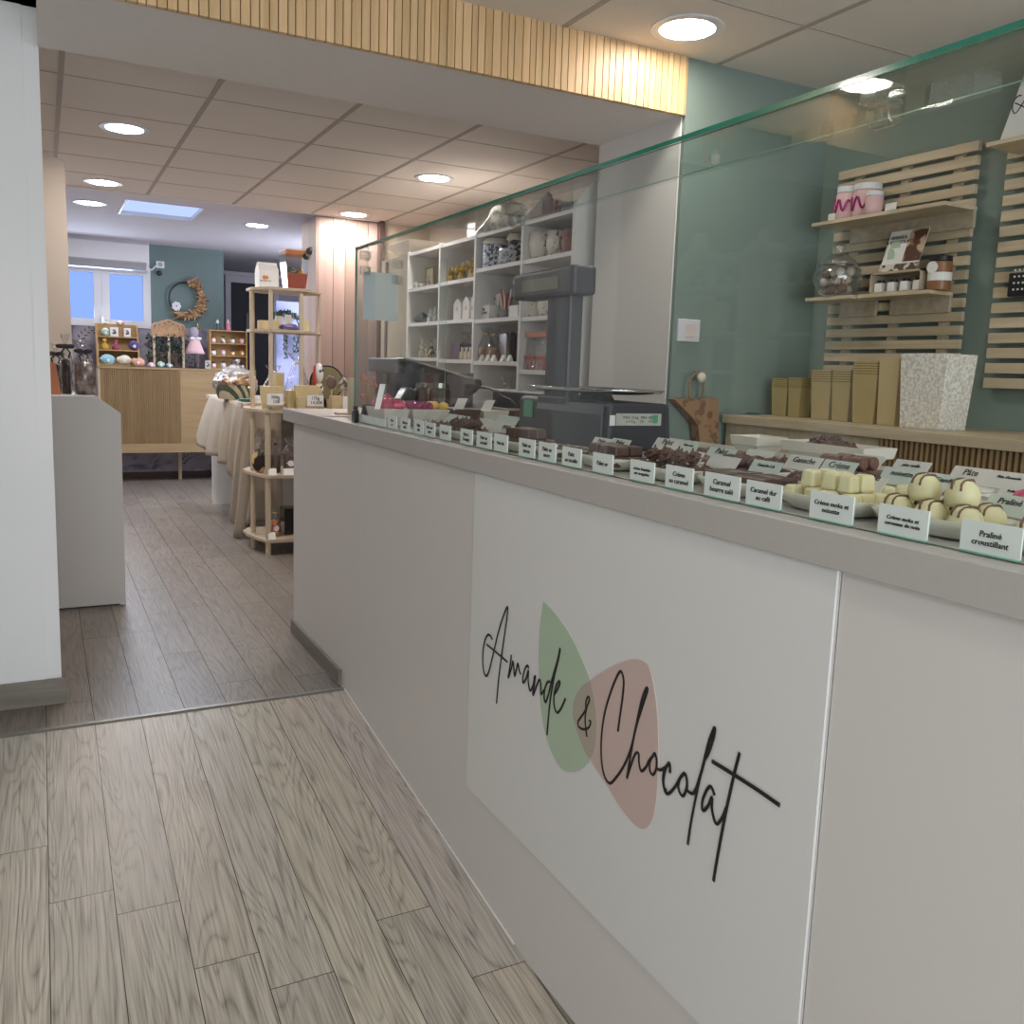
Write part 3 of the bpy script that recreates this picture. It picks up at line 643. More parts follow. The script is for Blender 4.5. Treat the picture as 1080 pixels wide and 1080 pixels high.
# ---- dishes with chocolates
CH = {}
def choc(kind):
    if kind in CH: return CH[kind]
    g = MB(); m2 = None; sm = False; bev = 0
    if kind == 'square': g.taper((0, 0, 0), .034, .034, .030, .030, .020); m_ = 'dark'; bev = .003
    elif kind == 'bar': g.taper((0, 0, 0), .028, .055, .025, .051, .024); m_ = 'dark'; bev = .003
    elif kind == 'slab': g.taper((0, 0, 0), .040, .078, .037, .074, .026); m_ = 'dark'; bev = .003
    elif kind == 'log': g.cyl((0, -.022, .012), (0, .022, .012), .013, n=12); m_ = 'milk'; bev = .003
    elif kind == 'flake':
        r = random.Random(1); m_ = 'cocoa'
        g.sph((0, 0, .012), (.016, .016, .012), 10, 6, .6, 3)
        for _ in range(10):
            a = r.random()*6.28; d = r.random()*.014; g.T = Matrix.Translation((math.cos(a)*d, math.sin(a)*d, .012+r.random()*.012)) @ Euler((r.random()*3, r.random()*3, r.random()*3)).to_matrix().to_4x4()
            g.box((-.008, -.0015, -.001), (.008, .0015, .001))
        g.T = None
    elif kind == 'peak': g.lathe((0, 0, 0), [(.0, 0), (.021, 0), (.022, .006), (.017, .014), (.013, .020), (.006, .026), (0, .028)], 14); m_ = 'dark'; sm = True
    elif kind == 'dome': g.lathe((0, 0, 0), [(0, 0), (.02, 0), (.024, .008), (.0245, .018), (.020, .030), (.012, .038), (0, .041)], 20); m_ = 'ivory'; sm = True
    elif kind == 'block': g.taper((0, 0, 0), .026, .024, .022, .020, .026); m_ = 'ivory'; bev = .004
    elif kind == 'slice': g.box((-.017, -.017, 0), (.017, .017, .012)); m_ = 'caramel'; bev = .002
    elif kind == 'rose': g.lathe((0, 0, 0), [(0, 0), (.02, 0), (.021, .010), (.014, .022), (0, .028)], 14, jit=.15); m_ = 'rose'; sm = True
    elif kind == 'round': g.lathe((0, 0, 0), [(0, 0), (.018, 0), (.019, .010), (.014, .018), (0, .021)], 16); m_ = 'dark'; sm = True
    elif kind == 'foilf': g.sph((0, 0, .016), (.030, .022, .018), 10, 7, .7, 1); m_ = 'fuchsia'
    elif kind == 'foilm': g.sph((0, 0, .014), (.022, .018, .015), 10, 7, .7, 2); m_ = 'magenta'
    elif kind == 'egg': g.sph((0, 0, .014), (.020, .018, .015), 12, 8, .12, 5); m_ = 'yellow'; sm = True
    me = build('chocolate', g, m_, smooth=sm, bevel=bev, loc=(0, 0, 0))
    if kind == 'dome':
        s_ = MB()
        for yy in (-.008, .006):
            pts = []
            for i in range(9):
                x = -.021+.042*i/8; rr = math.sqrt(max(0, 1-(x/.0245)**2-(yy/.0245)**2)); pts.append((x, yy+.003*math.sin(i), .010+.0315*rr**.8))
            s_.tube(pts, .0019, 5)
        st = build('drizzle', s_, 'milk', me, smooth=True)
    CH[kind] = me; me['used'] = 0; return me
def put(kind, loc, rz, label, group, sc=1):
    me = choc(kind)
    if not me['used']: o = me; o['used'] = 1
    else:
        o = me.copy(); C.objects.link(o)
        for ch in list(me.children):
            c = ch.copy(); C.objects.link(c); c.parent = o
    o.location = loc; o.rotation_euler = (0, 0, rz); o.scale = (sc,)*3
    tag(o, label, 'chocolate', group)
    return o
def dish(xc, yc, w, l, h, label):
    t = tag_mesh = MB()
    g = MB(); n = 28; prof = [(.70, 0), (.80, .10), (.93, .60), (1.0, 1.0), (.965, 1.0), (.88, .62), (.72, .28), (0, .26)]
    g.T = Matrix.Translation((xc, yc, ZT)) @ Matrix.Diagonal((w/2, l/2, h, 1))
    vs = []
    for r_, z_ in prof:
        for k in range(n):
            a = 2*PI*k/n; ca, sa = math.cos(a), math.sin(a); e = .55
            vs.append((r_*math.copysign(abs(ca)**e, ca), r_*math.copysign(abs(sa)**e, sa), z_))
    fs = [(i*n+k, i*n+(k+1) % n, (i+1)*n+(k+1) % n, (i+1)*n+k) for i in range(len(prof)-1) for k in range(n)] + [list(range(n))[::-1]]
    g.add(vs, fs)
    o = build('serving_dish', g, 'porcelain', loc=(xc, yc, ZT), smooth=True); o['label'] = label; o['category'] = 'dish'; o['group'] = 'white dishes on the counter'
    return o
rr = random.Random(11)
def fill(xc, yc, w, l, zb, kind, nx, ny, label, group, layers=1, sc=1.0, jit=.004, rot=0):
    hgt = {'square': .020, 'bar': .024, 'slab': .026, 'log': .025, 'flake': .024, 'dome': .034, 'block': .026, 'round': .02}.get(kind, .022)*sc
    for L_ in range(layers):
        ax, ay = max(1, nx-L_), max(1, ny-L_)
        for i in range(ax):
            for j in range(ay):
                x = xc+(i-(ax-1)/2)*(w/nx); y = yc+(j-(ay-1)/2)*(l/ny)
                put(kind, (x+rr.uniform(-jit, jit), y+rr.uniform(-jit, jit), zb+L_*hgt), rot+rr.uniform(-.25, .25), label, group, sc)
DISH = [ # row x, y centre, length, kind, nx, ny, layers, name
 (1.175, .64, .20, 'dome', 2, 3, 2, 'striped white chocolate dome', 'behind the Praliné croustillant card'),
 (1.175, .855, .20, 'dome', 2, 3, 2, 'striped white chocolate dome', 'between the two nearest glass cards'),
 (1.175, 1.055, .19, 'block', 3, 4, 2, 'ivory chocolate cube', 'behind the Crème moka et noisette card'),
 (1.175, 1.27, .21, 'slab', 2, 2, 1, 'thick dark chocolate slab', 'behind the Caramel dur card'),
 (1.175, 1.50, .21, 'flake', 3, 4, 2, 'flaked chocolate truffle', 'behind the Caramel beurre salé card'),
 (1.175, 1.72, .20, 'square', 3, 4, 2, 'dark chocolate square', 'behind the Crème au caramel card'),
 (1.165, 1.93, .19, 'round', 3, 4, 1, 'round dark chocolate', 'behind the crème fouettée card'),
 (1.165, 2.13, .18, 'bar', 3, 3, 2, 'dark chocolate bar', 'behind the Palet or card in front of the scale'),
 (1.165, 2.33, .18, 'square', 3, 4, 1, 'thin dark square', 'in front of the scale pillar'),
 (1.165, 2.53, .18, 'flake', 3, 4, 2, 'shaved chocolate truffle', 'in front of the scale green sticker'),
 (1.165, 2.75, .20, 'flake', 3, 4, 1, 'brown flaked truffle', 'left of the scale along the glass'),
 (1.33, .80, .19, 'rose', 2, 3, 2, 'pink sugared chocolate', 'in the pink dish near the right picture edge'),
 (1.33, 1.01, .19, 'block', 2, 3, 1, 'pale ivory cube', 'in the second row next to the pink sweets'),
 (1.33, 1.22, .19, 'peak', 2, 3, 1, 'glossy dark peaked chocolate', 'in the second row beside the ivory cubes'),
 (1.33, 1.43, .19, 'round', 3, 4, 2, 'small round dark chocolate', 'in the second row under leaning cards'),
 (1.33, 1.64, .19, 'log', 3, 3, 1, 'milk chocolate log', 'in the second row near the scale'),
 (1.50, .90, .19, 'slice', 3, 4, 1, 'golden caramel slice', 'in the back row nearest the camera'),
 (1.50, 1.11, .19, 'slice', 3, 3, 1, 'amber topped slice', 'in the back row behind the peaked chocolates'),
 (1.50, 1.32, .19, 'log', 3, 3, 2, 'curled milk chocolate', 'in the back row in front of the large bowl'),
 (1.50, 1.53, .19, 'flake', 3, 4, 1, 'nut-speckled truffle', 'in the back row by the small white bowl'),
 (1.50, 1.73, .17, 'bar', 3, 3, 1, 'plain dark bar', 'in the back row under the hanging kraft bag')]
for (x, y, l, kind, nx, ny, ly, nm, where) in DISH:
    w = .125 if x < 1.3 else .14
    dish(x, y, w, l, .028, 'white dish of %ss %s' % (nm, where) if len(('white dish of %ss %s' % (nm, where)).split()) <= 16 else 'white dish %s' % where)
    fill(x, y, w*.80, l*.86, ZT+.0085, kind, nx, ny, '%s %s' % (nm, where), nm+'s in one dish '+where, ly, 1.0 if kind == 'dome' else 1.12)

# leaning cards between the rows
LC = [(640, 659, 462, 481, 'Palet', 1), (622, 640, 461, 472, 'Palet', 1), (687, 713, 462, 475, 'Palet', 2), (713, 732, 465, 476, 'Palet noir', 2), (684, 712, 472, 487, 'Palet', 1), (708, 736, 474, 490, 'Palet', 1),
      (743, 771, 472, 485, 'Palet', 2), (743, 774, 480, 493, '', 1), (782, 810, 474, 485, '', 2), (787, 818, 485, 502, 'Ganache \u00e0 la', 1), (825, 860, 480, 496, 'Ganache', 2), (844, 885, 495, 512, 'Cr\u00e8me moka', 1),
      (862, 897, 485, 498, 'Cr\u00e8me', 2), (883, 926, 500, 523, 'Cr\u00e8me\nfraise', 1), (893, 925, 479, 492, '', 3), (924, 966, 493, 508, 'noisette', 2), (937, 974, 485, 498, 'p\u00e2te vanille', 3), (961, 1013, 512, 532, 'Pralin\u00e9', 1),
      (971, 1013, 500, 517, 'Gianduja', 2), (998, 1038, 492, 505, 'P\u00e2te', 3), (1037, 1079, 497, 512, "P\u00e2te d'amande", 3), (1033, 1082, 521, 543, 'Pralin\u00e9', 1), (1048, 1082, 512, 525, 'Pralin\u00e9 lait', 2),
      (439, 460, 433, 441, '', 1), (468, 490, 437, 444, '', 1), (502, 515, 441, 447, '', 1), (515, 527, 444, 453, '', 1), (521, 543, 438, 443, '', 2)]
for k, (x0, x1, y0, y1, tx, row) in enumerate(LC):
    zb_ = 1.112
    X = {1: 1.245, 2: 1.408, 3: 1.578}[row]
    xm = (x0+x1)/2
    ya, yb = P(x0, y1, 'X', X).y, P(x1, y1, 'X', X).y
    zt = P(xm, y0, 'X', X+.012).z; zlow = P(xm, y1, 'X', X).z
    zbase = min(zlow, 1.125) if zlow < 1.16 else zlow
    wide = 'second-row' if row == 2 else ('back-row' if row == 3 else 'front-row')
    lab = '%s leaning white card %s, %s from the right picture edge' % (wide, ('reading '+tx.replace('\n', ' ')) if tx else 'without readable words', ['first', 'second', 'third', 'fourth', 'fifth', 'sixth', 'seventh', 'eighth', 'ninth', 'tenth', 'eleventh', 'twelfth', 'thirteenth', 'fourteenth'][sum(1 for q in LC if q[5] == row and (q[0]+q[1]) > (x0+x1))])
    t = thing('price_card', lab, 'card', (X, (ya+yb)/2, ZT+.0285), 'leaning cards between the dishes')
    sk_ = .06*(ya-yb)
    zs = ZT+.0285
    g = MB(); tilt = .34*(zt-zs)
    a, b, c, d = (X, ya, zs), (X, yb, zs), (X+tilt, yb-sk_*2, zt), (X+tilt, ya-sk_*2, zt)
    th = .0016
    g.add([a, b, c, d]+[(p[0]+th, p[1], p[2]) for p in (a, b, c, d)], [(0, 1, 2, 3), (7, 6, 5, 4), (0, 4, 5, 1), (1, 5, 6, 2), (2, 6, 7, 3), (3, 7, 4, 0)])
    build('card', g, 'cardw' if k % 3 else 'card', t)
    if tx:
        up = Vector(d)-Vector(a); ctr = (Vector(a)*.3+Vector(b)*.3+Vector(c)*.7*.5*1.15+Vector(d)*.7*.5*1.15)
        ctr = Vector(a)*.25+Vector(b)*.25+Vector(c)*.25+Vector(d)*.25+up*.18
        text('lettering', tx, abs(ya-yb)/max(6, len(tx.split('\n')[0]))*1.35, ctr+Vector((-.0006, 0, 0)), (0, -1, 0), up, t, shear=.1)

# raised trays at the far end with foil sweets
def tray(x0, x1, y0, y1, z0, z1, m_, label):
    g = MB(); w_ = x1-x0; l_ = y1-y0
    g.taper(((x0+x1)/2, (y0+y1)/2, z0), w_*.8, l_*.8, w_, l_, z1-z0)
    o = build('raised_tray', g, m_, loc=((x0+x1)/2, (y0+y1)/2, z0), bevel=.002); tag(o, label, 'tray', 'raised trays at the far glass end')
TZ = 1.148
tray(1.085, 1.185, 3.06, 3.27, ZT, TZ, 'porcelain', 'white tray of fuchsia foil sweets at the far glass end')
tray(1.195, 1.345, 3.06, 3.27, ZT, TZ, 'porcelain', 'white tray of magenta and yellow sweets behind the glass')
tray(1.355, 1.455, 3.02, 3.22, ZT, TZ+.004, 'dark', 'dark block tray right of the yellow sweets')
tray(1.465, 1.575, 3.02, 3.22, ZT, TZ, 'porcelain', 'white tray with upright card near the scale')
tray(1.585, 1.70, 3.00, 3.20, ZT, TZ+.003, 'dark', 'dark block tray nearest the scale green sticker')
for i, (x, y) in enumerate([(1.10, 3.10), (1.125, 3.14), (1.15, 3.09), (1.165, 3.15), (1.115, 3.20)]): put('foilf', (x, y, TZ-.002+(.016 if i == 1 else 0)), i*1.3, 'bright fuchsia foil sweet in the farthest white tray', 'fuchsia foil sweets')
for i, (x, y) in enumerate([(1.215, 3.10), (1.24, 3.12), (1.262, 3.09), (1.23, 3.17), (1.25, 3.18)]): put('foilm', (x, y, TZ-.002), i*1.1, 'magenta wrapped sweet beside the fuchsia tray', 'magenta wrapped sweets')
for i, (x, y) in enumerate([(1.285, 3.10), (1.305, 3.12), (1.33, 3.09), (1.31, 3.17), (1.33, 3.18)]): put('egg', (x, y, TZ-.002), i*1.1, 'pale yellow sugared sweet beside the magenta ones', 'yellow sugared sweets')
for x0, x1, y0, y1, lab in ((478, 491, 420, 430, 'white tilted card right of the yellow sweets'), (507, 520, 422, 431, 'white tilted card on the far white tray'), (395, 404, 405, 424, 'tall tilted grey card at the far glass end')):
    a, b = P(x0, y1, 'Y', 3.04), P(x1, y0, 'Y', 3.04); g = MB()
    g.prism([(a.x, TZ), (b.x-.01, TZ), (b.x+.01, b.z), (a.x+.02, b.z)], 'Y', 3.04, 3.043); tag(build('price_card', g, 'cardw'), lab, 'card')
# big white bowls at the back of the counter
def bowl(xc, yc, w, l, h, z, label):
    g = MB(); g.taper((xc, yc, z), w*.62, l*.72, w, l, h); o = build('square_bowl', g, 'porcelain', loc=(xc, yc, z), bevel=.004)
    bm = bmesh.new(); bm.from_mesh(o.data); top = max(bm.faces, key=lambda f: f.calc_center_median().z)
    r_ = bmesh.ops.inset_region(bm, faces=[top], thickness=.008); bmesh.ops.translate(bm, verts=top.verts, vec=(0, 0, -h*.5)); bm.to_mesh(o.data); bm.free()
    return tag(o, label, 'bowl')
bp = P(880, 485, 'X', 1.80)
zz = P(870, 463, 'X', 1.80)
yL, yR = P(829, 465, 'X', 1.78).y, P(930, 472, 'X', 1.78).y
zr = P(880, 470, 'X', 1.78).z
bowl(1.80, (yL+yR)/2, .12, abs(yL-yR)*.9, zr+.006-ZT, ZT, 'large square white bowl piled with chocolate flakes behind the dishes')
y2L, y2R = P(789, 463, 'X', 1.80).y, P(828, 463, 'X', 1.80).y
bowl(1.80, (y2L+y2R)/2+.03, .12, abs(y2L-y2R)*.8, zr-ZT+.003, ZT, 'small square white bowl left of the chocolate-filled one')
g = MB(); r = random.Random(3)
for i in range(150):
    a = r.random()*6.28; d = math.sqrt(r.random()); hh = (1-d*d)*.045
    g.T = Matrix.Translation((1.80+math.cos(a)*d*.042, (yL+yR)/2+.02+math.sin(a)*d*abs(yL-yR)*.32, zr-.03+hh*r.uniform(.75, 1))) @ Euler((r.random()*3, r.random()*3, r.random()*3)).to_matrix().to_4x4()
    g.box((-.014, -.004, -.003), (.014, .004, .003))
g.T = None; g.sph((1.80, (yL+yR)/2+.02, zr-.02), (.042, abs(yL-yR)*.31, .034), 18, 8, .3, 0, -.1)
o = build('chocolate_flakes', g, 'cocoa', loc=(1.8, (yL+yR)/2, zr-.03)); tag(o, 'heap of brown chocolate flakes in the large white bowl', 'chocolate'); o['kind'] = 'stuff'
g = MB(); q = P(715, 462, 'X', 1.52)
for i in range(14): g.T = Matrix.Translation((1.50+r.uniform(-.04, .04), 1.78+r.uniform(-.05, .05), 1.085+.055+r.random()*.006)) @ Euler((0, 0, r.random()*3)).to_matrix().to_4x4(); g.box((-.018, -.004, 0), (.018, .004, .005))

# ================================================================== SCALE
SX = 1.40; sc = thing('shop_scale', 'charcoal counter scale with steel platter and raised customer display', 'scale', (SX+.2, 2.2, ZT))
sy0, sy1 = P(547, 430, 'X', SX).y, P(642, 435, 'X', SX).y
zt = P(642, 425, 'X', SX).z; SXR = P(706, 440, 'Y', sy1).x
g = MB(); g.prism([(SX+.015, ZT+.001), (SX, ZT+.02), (SX+.004, zt-.008), (SX+.015, zt), (SXR-.01, zt), (SXR, zt-.01), (SXR+.012, ZT+.001)], 'Y', sy1, sy0); build('body', g, 'gplastic', sc, bevel=.006)
g = MB(); g.prism([(SX-.012, ZT+.001), (SX-.012, ZT+.10), (SX-.002, zt-.004), (SX-.002, ZT+.001)], 'Y', sy1+.02, P(568, 440, 'X', SX).y); build('front_shell', g, 'gplastic', sc, bevel=.004)
a, b = P(553, 422, 'X', SX-.002), P(561, 440, 'X', SX-.002)
g = MB(); g.box((SX-.004, b.y, b.z), (SX-.0005, a.y, a.z)); build('green_sticker', g, 'sticker', sc)
YE = sy1-.0015
a, b = P(650, 436, 'Y', YE), P(697, 449, 'Y', YE)
g = MB(); g.box((a.x, YE, b.z), (b.x, YE+.001, a.z)); pl = build('rating_plate', g, 'plate', sc)
text('lettering', 'MAX 15 kg   MIN 100 g\ne = 5 g     CE      M', abs(a.x-b.x)/14, ((a.x+b.x)/2, YE-.0004, (a.z+b.z)/2), (1, 0, 0), (0, 0, 1), pl, thick=.0002)
a2 = P(691, 442, 'Y', YE); g = MB(); g.box((a2.x-.009, YE-.001, a2.z-.012), (a2.x+.009, YE-.0002, a2.z+.012)); build('green_mark', g, 'sticker', pl)
a, b = P(643.5, 438, 'Y', YE), P(648.5, 449, 'Y', YE); g = MB(); g.box((a.x, YE, b.z), (b.x, YE+.001, a.z)); build('white_sticker', g, 'cardw', sc)
# platter
PCX, PCY = (SX+SXR)/2+.01, (sy0+sy1)/2; PHX, PHY = (SXR-SX)/2+.035, (sy0-sy1)/2-.005
pz = P(640, 413, 'X', PCX).z
g = MB(); g.lathe((0, 0, 0), [(0, .006), (.80, .006), (.95, .012), (1.0, .020), (.985, .022), (.93, .014), (.8, .009), (0, .009)], 40)
for i, d in enumerate(g.v):
    ca = math.atan2(d.y, d.x); rad = math.hypot(d.x, d.y)
    g.v[i] = Vector((PCX+math.copysign(abs(math.cos(ca))**.6, math.cos(ca))*rad*PHX, PCY+math.copysign(abs(math.sin(ca))**.6, math.sin(ca))*rad*PHY, pz-.012+d.z))
build('platter', g, 'chrome', sc, smooth=True)
g = MB(); g.cyl((PCX, PCY-.02, zt-.002), (PCX, PCY-.02, pz-.004), .06, .045, 20); build('platter_support', g, 'black', sc)
# pillar and display head
q0, q1 = P(578, 400, 'X', SX+.02), P(602, 400, 'X', SX+.02)
ptop = P(592, 312, 'X', SX+.02).z
g = MB(); g.box((SX+.005, q1.y, zt-.02), (SX+.055, q0.y, ptop+.01)); build('pillar', g, 'gplastic', sc, bevel=.008)
g = MB(); g.box((SX-.006, q1.y-.02, ZT+.03), (SX+.01, q0.y+.02, zt+.006)); build('pillar_foot', g, 'gplastic', sc, bevel=.005)
h0, h1 = P(541, 303, 'X', SX-.015), P(604, 298, 'X', SX-.015)
hz0, hz1 = P(541, 317, 'X', SX-.015).z, P(541, 290, 'X', SX-.015).z
g = MB(); g.prism([(h1.y, hz0), (h0.y, hz0), (h0.y, hz1), (h1.y, hz1+.004)], 'X', SX-.015, SX+.07); hd = build('display_head', g, 'gplastic', sc, bevel=.012, seg=3)
a, b = P(551, 295, 'X', SX-.015), P(588, 307, 'X', SX-.015)
g = MB(); g.box((SX-.0165, b.y, min(a.z, b.z)+.008), (SX-.013, a.y, max(a.z, b.z)-.004)); build('display_window', g, 'lcd', hd)
text('lettering', 'V', .025, (SX-.0158, P(546, 300, 'X', SX).y, (hz0+hz1)/2+.015), (0, -1, 0), (0, 0, 1), hd, m_='cardw')

# ================================================================== POS screen behind the glass
PX = 1.62
pc = [P(x, y, 'X', PX) for x, y in [(424, 376), (502, 402), (498, 414), (470, 431), (386, 431), (388, 384)]]
pos = thing('till_screen', 'tilted black touch screen till seen from its back behind the glass', 'till', (PX, 3.8, ZT))
c0, c1, c2 = P(424, 377, 'X', PX), P(503, 403, 'X', PX), P(496, 414, 'X', PX)
g = MB(); g.prism([(c0.y+.42, ZT+.06), (c0.y+.40, c0.z-.09), (c0.y, c0.z), (c1.y+.02, c1.z+.01), (c1.y, c1.z-.012), (c2.y, c2.z), (c2.y+.25, ZT+.03), (c0.y+.1, ZT+.03)], 'X', PX, PX+.03); build('screen', g, 'scr', pos, bevel=.006)
g = MB(); g.tube([(PX-.002, c0.y, c0.z), (PX-.002, c1.y+.02, c1.z+.01)], .0045, 6); build('bezel', g, 'steel', pos)
g = MB(); g.box((PX+.03, 3.45, ZT+.001), (PX+.22, 4.15, ZT+.05)); g.box((PX+.05, 3.7, ZT+.04), (PX+.12, 3.9, ZT+.2)); build('stand', g, 'gplastic', pos, bevel=.005)
a, b = P(498, 409, 'X', 1.74), P(523, 430, 'X', 1.74)
g = MB(); g.box((1.86, 3.15, ZT+.001), (1.97, 3.75, P(510, 409, 'X', 1.86).z)); tag(build('receipt_printer', g, 'gplastic', bevel=.01), 'low charcoal receipt printer between till screen and scale', 'printer')
a = P(388, 376, 'X', 1.45)
g = MB(); q0, q1 = P(388, 383, 'X', 1.45), P(420, 383, 'X', 1.45); zt2 = P(400, 377, 'X', 1.45).z
t = thing('card_terminal_display', 'small black customer display left of the till screen', 'display', (1.45, q0.y, ZT))
g.box((1.45, q1.y+.0, zt2-.07), (1.49, q0.y, zt2)); build('head', g, 'black', t, bevel=.008)
g = MB(); g.box((1.462, (q0.y+q1.y)/2-.03, ZT+.001), (1.482, (q0.y+q1.y)/2+.03, zt2-.06)); build('stem', g, 'black', t)
cb = [P(x, y, 'X', 1.73) for x, y in [(504, 409), (512, 409), (522, 412), (530, 418), (540, 423), (546, 430), (548, 436)]]
g = MB(); g.tube(smooth(cb, 5), .006, 8); tag(build('power_cable', g, 'black', smooth=True), 'black cable running from the till screen to the scale', 'cable')
# flowers; the gift jars and wrapped gift stand in for screen reflections
t = thing('dried_bouquet', 'small coral tipped dried bouquet behind the far glass end', 'bouquet', (1.25, 3.75, ZT)); g = MB(); g2 = MB(); r = random.Random(8)
for i in range(30):
    q = P(r.uniform(378, 397), r.uniform(396, 418), 'Y', 3.75+r.uniform(-.04, .04)); g.tube([(1.26, 3.75, ZT+.02), ((1.26+q.x)/2, q.y, (ZT+q.z)/2+.02), tuple(q)], .0016, 4)
    if i % 3 == 0: g2.sph(tuple(q), .010, 8, 5, .4, i)
build('stems', g, 'straw', t); build('blossoms', g2, mat('coral_blossom', 'd9836f', .6), t)
g = MB(); g.cyl((1.26, 3.75, ZT+.001), (1.26, 3.75, ZT+.05), .035, .03, 14); build('pot', g, 'black', t)
q = P(400, 432, 'X', 1.30)
t = thing('card_reader', 'small grey card reader with sloped screen in front of the till', 'card reader', (1.33, 3.55, ZT))
a, b, c, d = P(387, 420, 'X', 1.30), P(397, 420, 'X', 1.30), P(407, 404, 'X', 1.36), P(396, 404, 'X', 1.36)
g = MB(); g.prism([(1.30, ZT+.001), (1.38, ZT+.001), (1.40, 1.20), (1.36, 1.215)], 'Y', 3.54, 3.63); build('body', g, 'gplastic', t, bevel=.004)
g = MB(); g.prism([(1.303, ZT+.03), (1.355, 1.205), (1.353, 1.207), (1.300, ZT+.032)], 'Y', 3.55, 3.62); build('screen', g, 'lcd', t)
for i, (px, py, k) in enumerate(((448, 415, 'brown'), (463, 415, 'brown2'))):
    q = P(px, py, 'X', 1.50); zt3 = P(px, 404, 'X', 1.50).z
    t = thing('reflection_jar', ['squat brown jar left, standing in for a till screen reflection', 'squat brown jar right, standing in for a till screen reflection'][i], 'jar', (1.5, q.y, ZT), 'brown jars built for screen reflections')
    g = MB(); g.lathe((1.5, q.y, ZT+.001), [(0, 0), (.042, 0), (.048, .02), (.048, zt3-ZT-.03), (.04, zt3-ZT-.02), (0, zt3-ZT-.02)], 18); build('body', g, 'darkwrap', t, smooth=True)
    g = MB(); g.cyl((1.5, q.y, zt3-.02), (1.5, q.y, zt3), .042, n=18); build('lid', g, 'steel', t)
q = P(430, 418, 'X', 1.42); t = thing('gift_bag', 'dark wrapped gift with purple ribbon, standing in for a till screen reflection', 'gift', (1.42, q.y, ZT))
g = MB(); g.sph((1.42, q.y, ZT+.062), (.05, .06, .062), 14, 9, .35, 3); build('wrapping', g, 'darkwrap', t, smooth=True)
g = MB()
for i in range(6): a = i*1.05; g.sph((1.405+.01*math.sin(a), q.y+math.cos(a)*.04, ZT+.10+.02*math.sin(a)), (.012, .022, .010), 8, 5, .4, i)
build('bow', g, 'purple', t, smooth=True)
# wooden upright and papers at the worktop's far end
a, b = P(367, 433, 'Y', 3.80), P(373, 433, 'Y', 3.80); zt4 = P(369, 398, 'Y', 3.80).z
t = thing('wooden_card_stand', 'pale wooden upright stand at the far end of the worktop', 'stand', (a.x, 3.8, ZT))
g = MB(); g.box((a.x, 3.79, ZT), (b.x-.001, 3.81, zt4)); build('upright', g, 'oakz', t)
g = MB(); g.box((a.x-.05, 3.76, ZT), (b.x+.02, 3.84, ZT+.008)); build('base', g, 'oakx', t)
a, b = P(343, 438, 'Z', ZT), P(368, 441, 'Z', ZT)
for k, (dx, rz) in enumerate(((0, .1), (.03, .5))):
    g = MB(); g.T = Matrix.Translation((a.x+.03+dx, a.y-.04, ZT+k*.001)) @ Euler((0, 0, rz)).to_matrix().to_4x4(); g.box((-.05, -.04, 0), (.05, .04, .001))
    tag(build('leaflet', g, 'cardw', loc=(a.x+.03+dx, a.y-.04, ZT)), ['white leaflet lying flat on the far worktop end', 'upper white leaflet lying askew on the far worktop end'][k], 'leaflet')

# ================================================================== BEHIND THE COUNTER
CZ = 1.147; CXF = 2.58; CYL = 2.955
cb_ = thing('back_cabinet', 'pale oak cabinet with fluted front along the green wall', 'cabinet', (2.8, 1, -.3))
g = MB(); g.box((CXF-.012, -1.2, CZ-.035), (XW-.001, CYL, CZ)); build('top', g, 'oak', cb_, bevel=.002)
yf = P(925, 470, 'X', CXF).y
g = MB(); g.box((CXF+.01, yf, ZLOW+.001), (XW-.01, CYL-.005, CZ-.035)); build('door', g, 'oakz', cb_)
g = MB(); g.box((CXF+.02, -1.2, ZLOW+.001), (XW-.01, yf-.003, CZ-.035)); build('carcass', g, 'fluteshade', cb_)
g = MB(); y = yf-.006; r = random.Random(6)
while y > -.2: g.c = r.random(); g.prism([(CXF+.001, y-.004), (CXF+.001, y-.011), (CXF+.02, y-.015), (CXF+.02, y)], 'Z', ZLOW+.001, CZ-.036); y -= .0205
build('fluted_panel', g, 'flute', cb_)
# switch, hook, kraft bag on the pier
YP = YF
a, b = P(716, 336, 'Y', YP-.012), P(737.5, 361, 'Y', YP-.012)
t = thing('light_switch', 'white square light switch on the sage green pier', 'switch', ((a.x+b.x)/2, YP, (a.z+b.z)/2))
g = MB(); g.box((a.x, YP-.012, b.z), (b.x, YP, a.z)); build('plate', g, 'pvc', t, bevel=.003)
mx_, mz_ = (a.x+b.x)/2+.005, (a.z+b.z)/2
g = MB(); g.box((mx_-.026, YP-.017, mz_-.028), (mx_+.026, YP-.012, mz_+.028)); build('rocker', g, mat('blush_plastic', 'd8c9c6', .4), t, bevel=.002)
q = P(739, 398, 'Y', YP-.05)
t = thing('coat_hook', 'round pale knob hook on the green pier below the switch', 'hook', (q.x, YP, q.z)); g = MB()
g.cyl((q.x, YP, q.z-.004), (q.x, YP-.05, q.z), .010, n=12); build('stem', g, 'steel', t)
g = MB(); g.sph((q.x, YP-.055, q.z), (.021, .015, .021), 16, 10); build('knob', g, 'coffee', t, smooth=True)
t = thing('kraft_bag', 'brown kraft paper bag with printed emblem hanging from the knob hook', 'bag', (q.x, YP-.04, q.z))
bz0 = P(735, 485, 'Y', YP-.04).z
pts = [P(x, y, 'Y', YP-.05) for x, y in [(709, 421), (755, 420), (756, 500), (740, 500), (734, 450), (728, 440)]]
g = MB(); g.prism([(p.x, p.z) for p in pts], 'Y', YP-.065, YP-.012); build('bag_body', g, 'kraft', t)
hp = [P(x, y, 'Y', YP-.045) for x, y in [(727, 421), (727, 404), (731, 396), (738, 392), (742, 400), (741, 421)]]
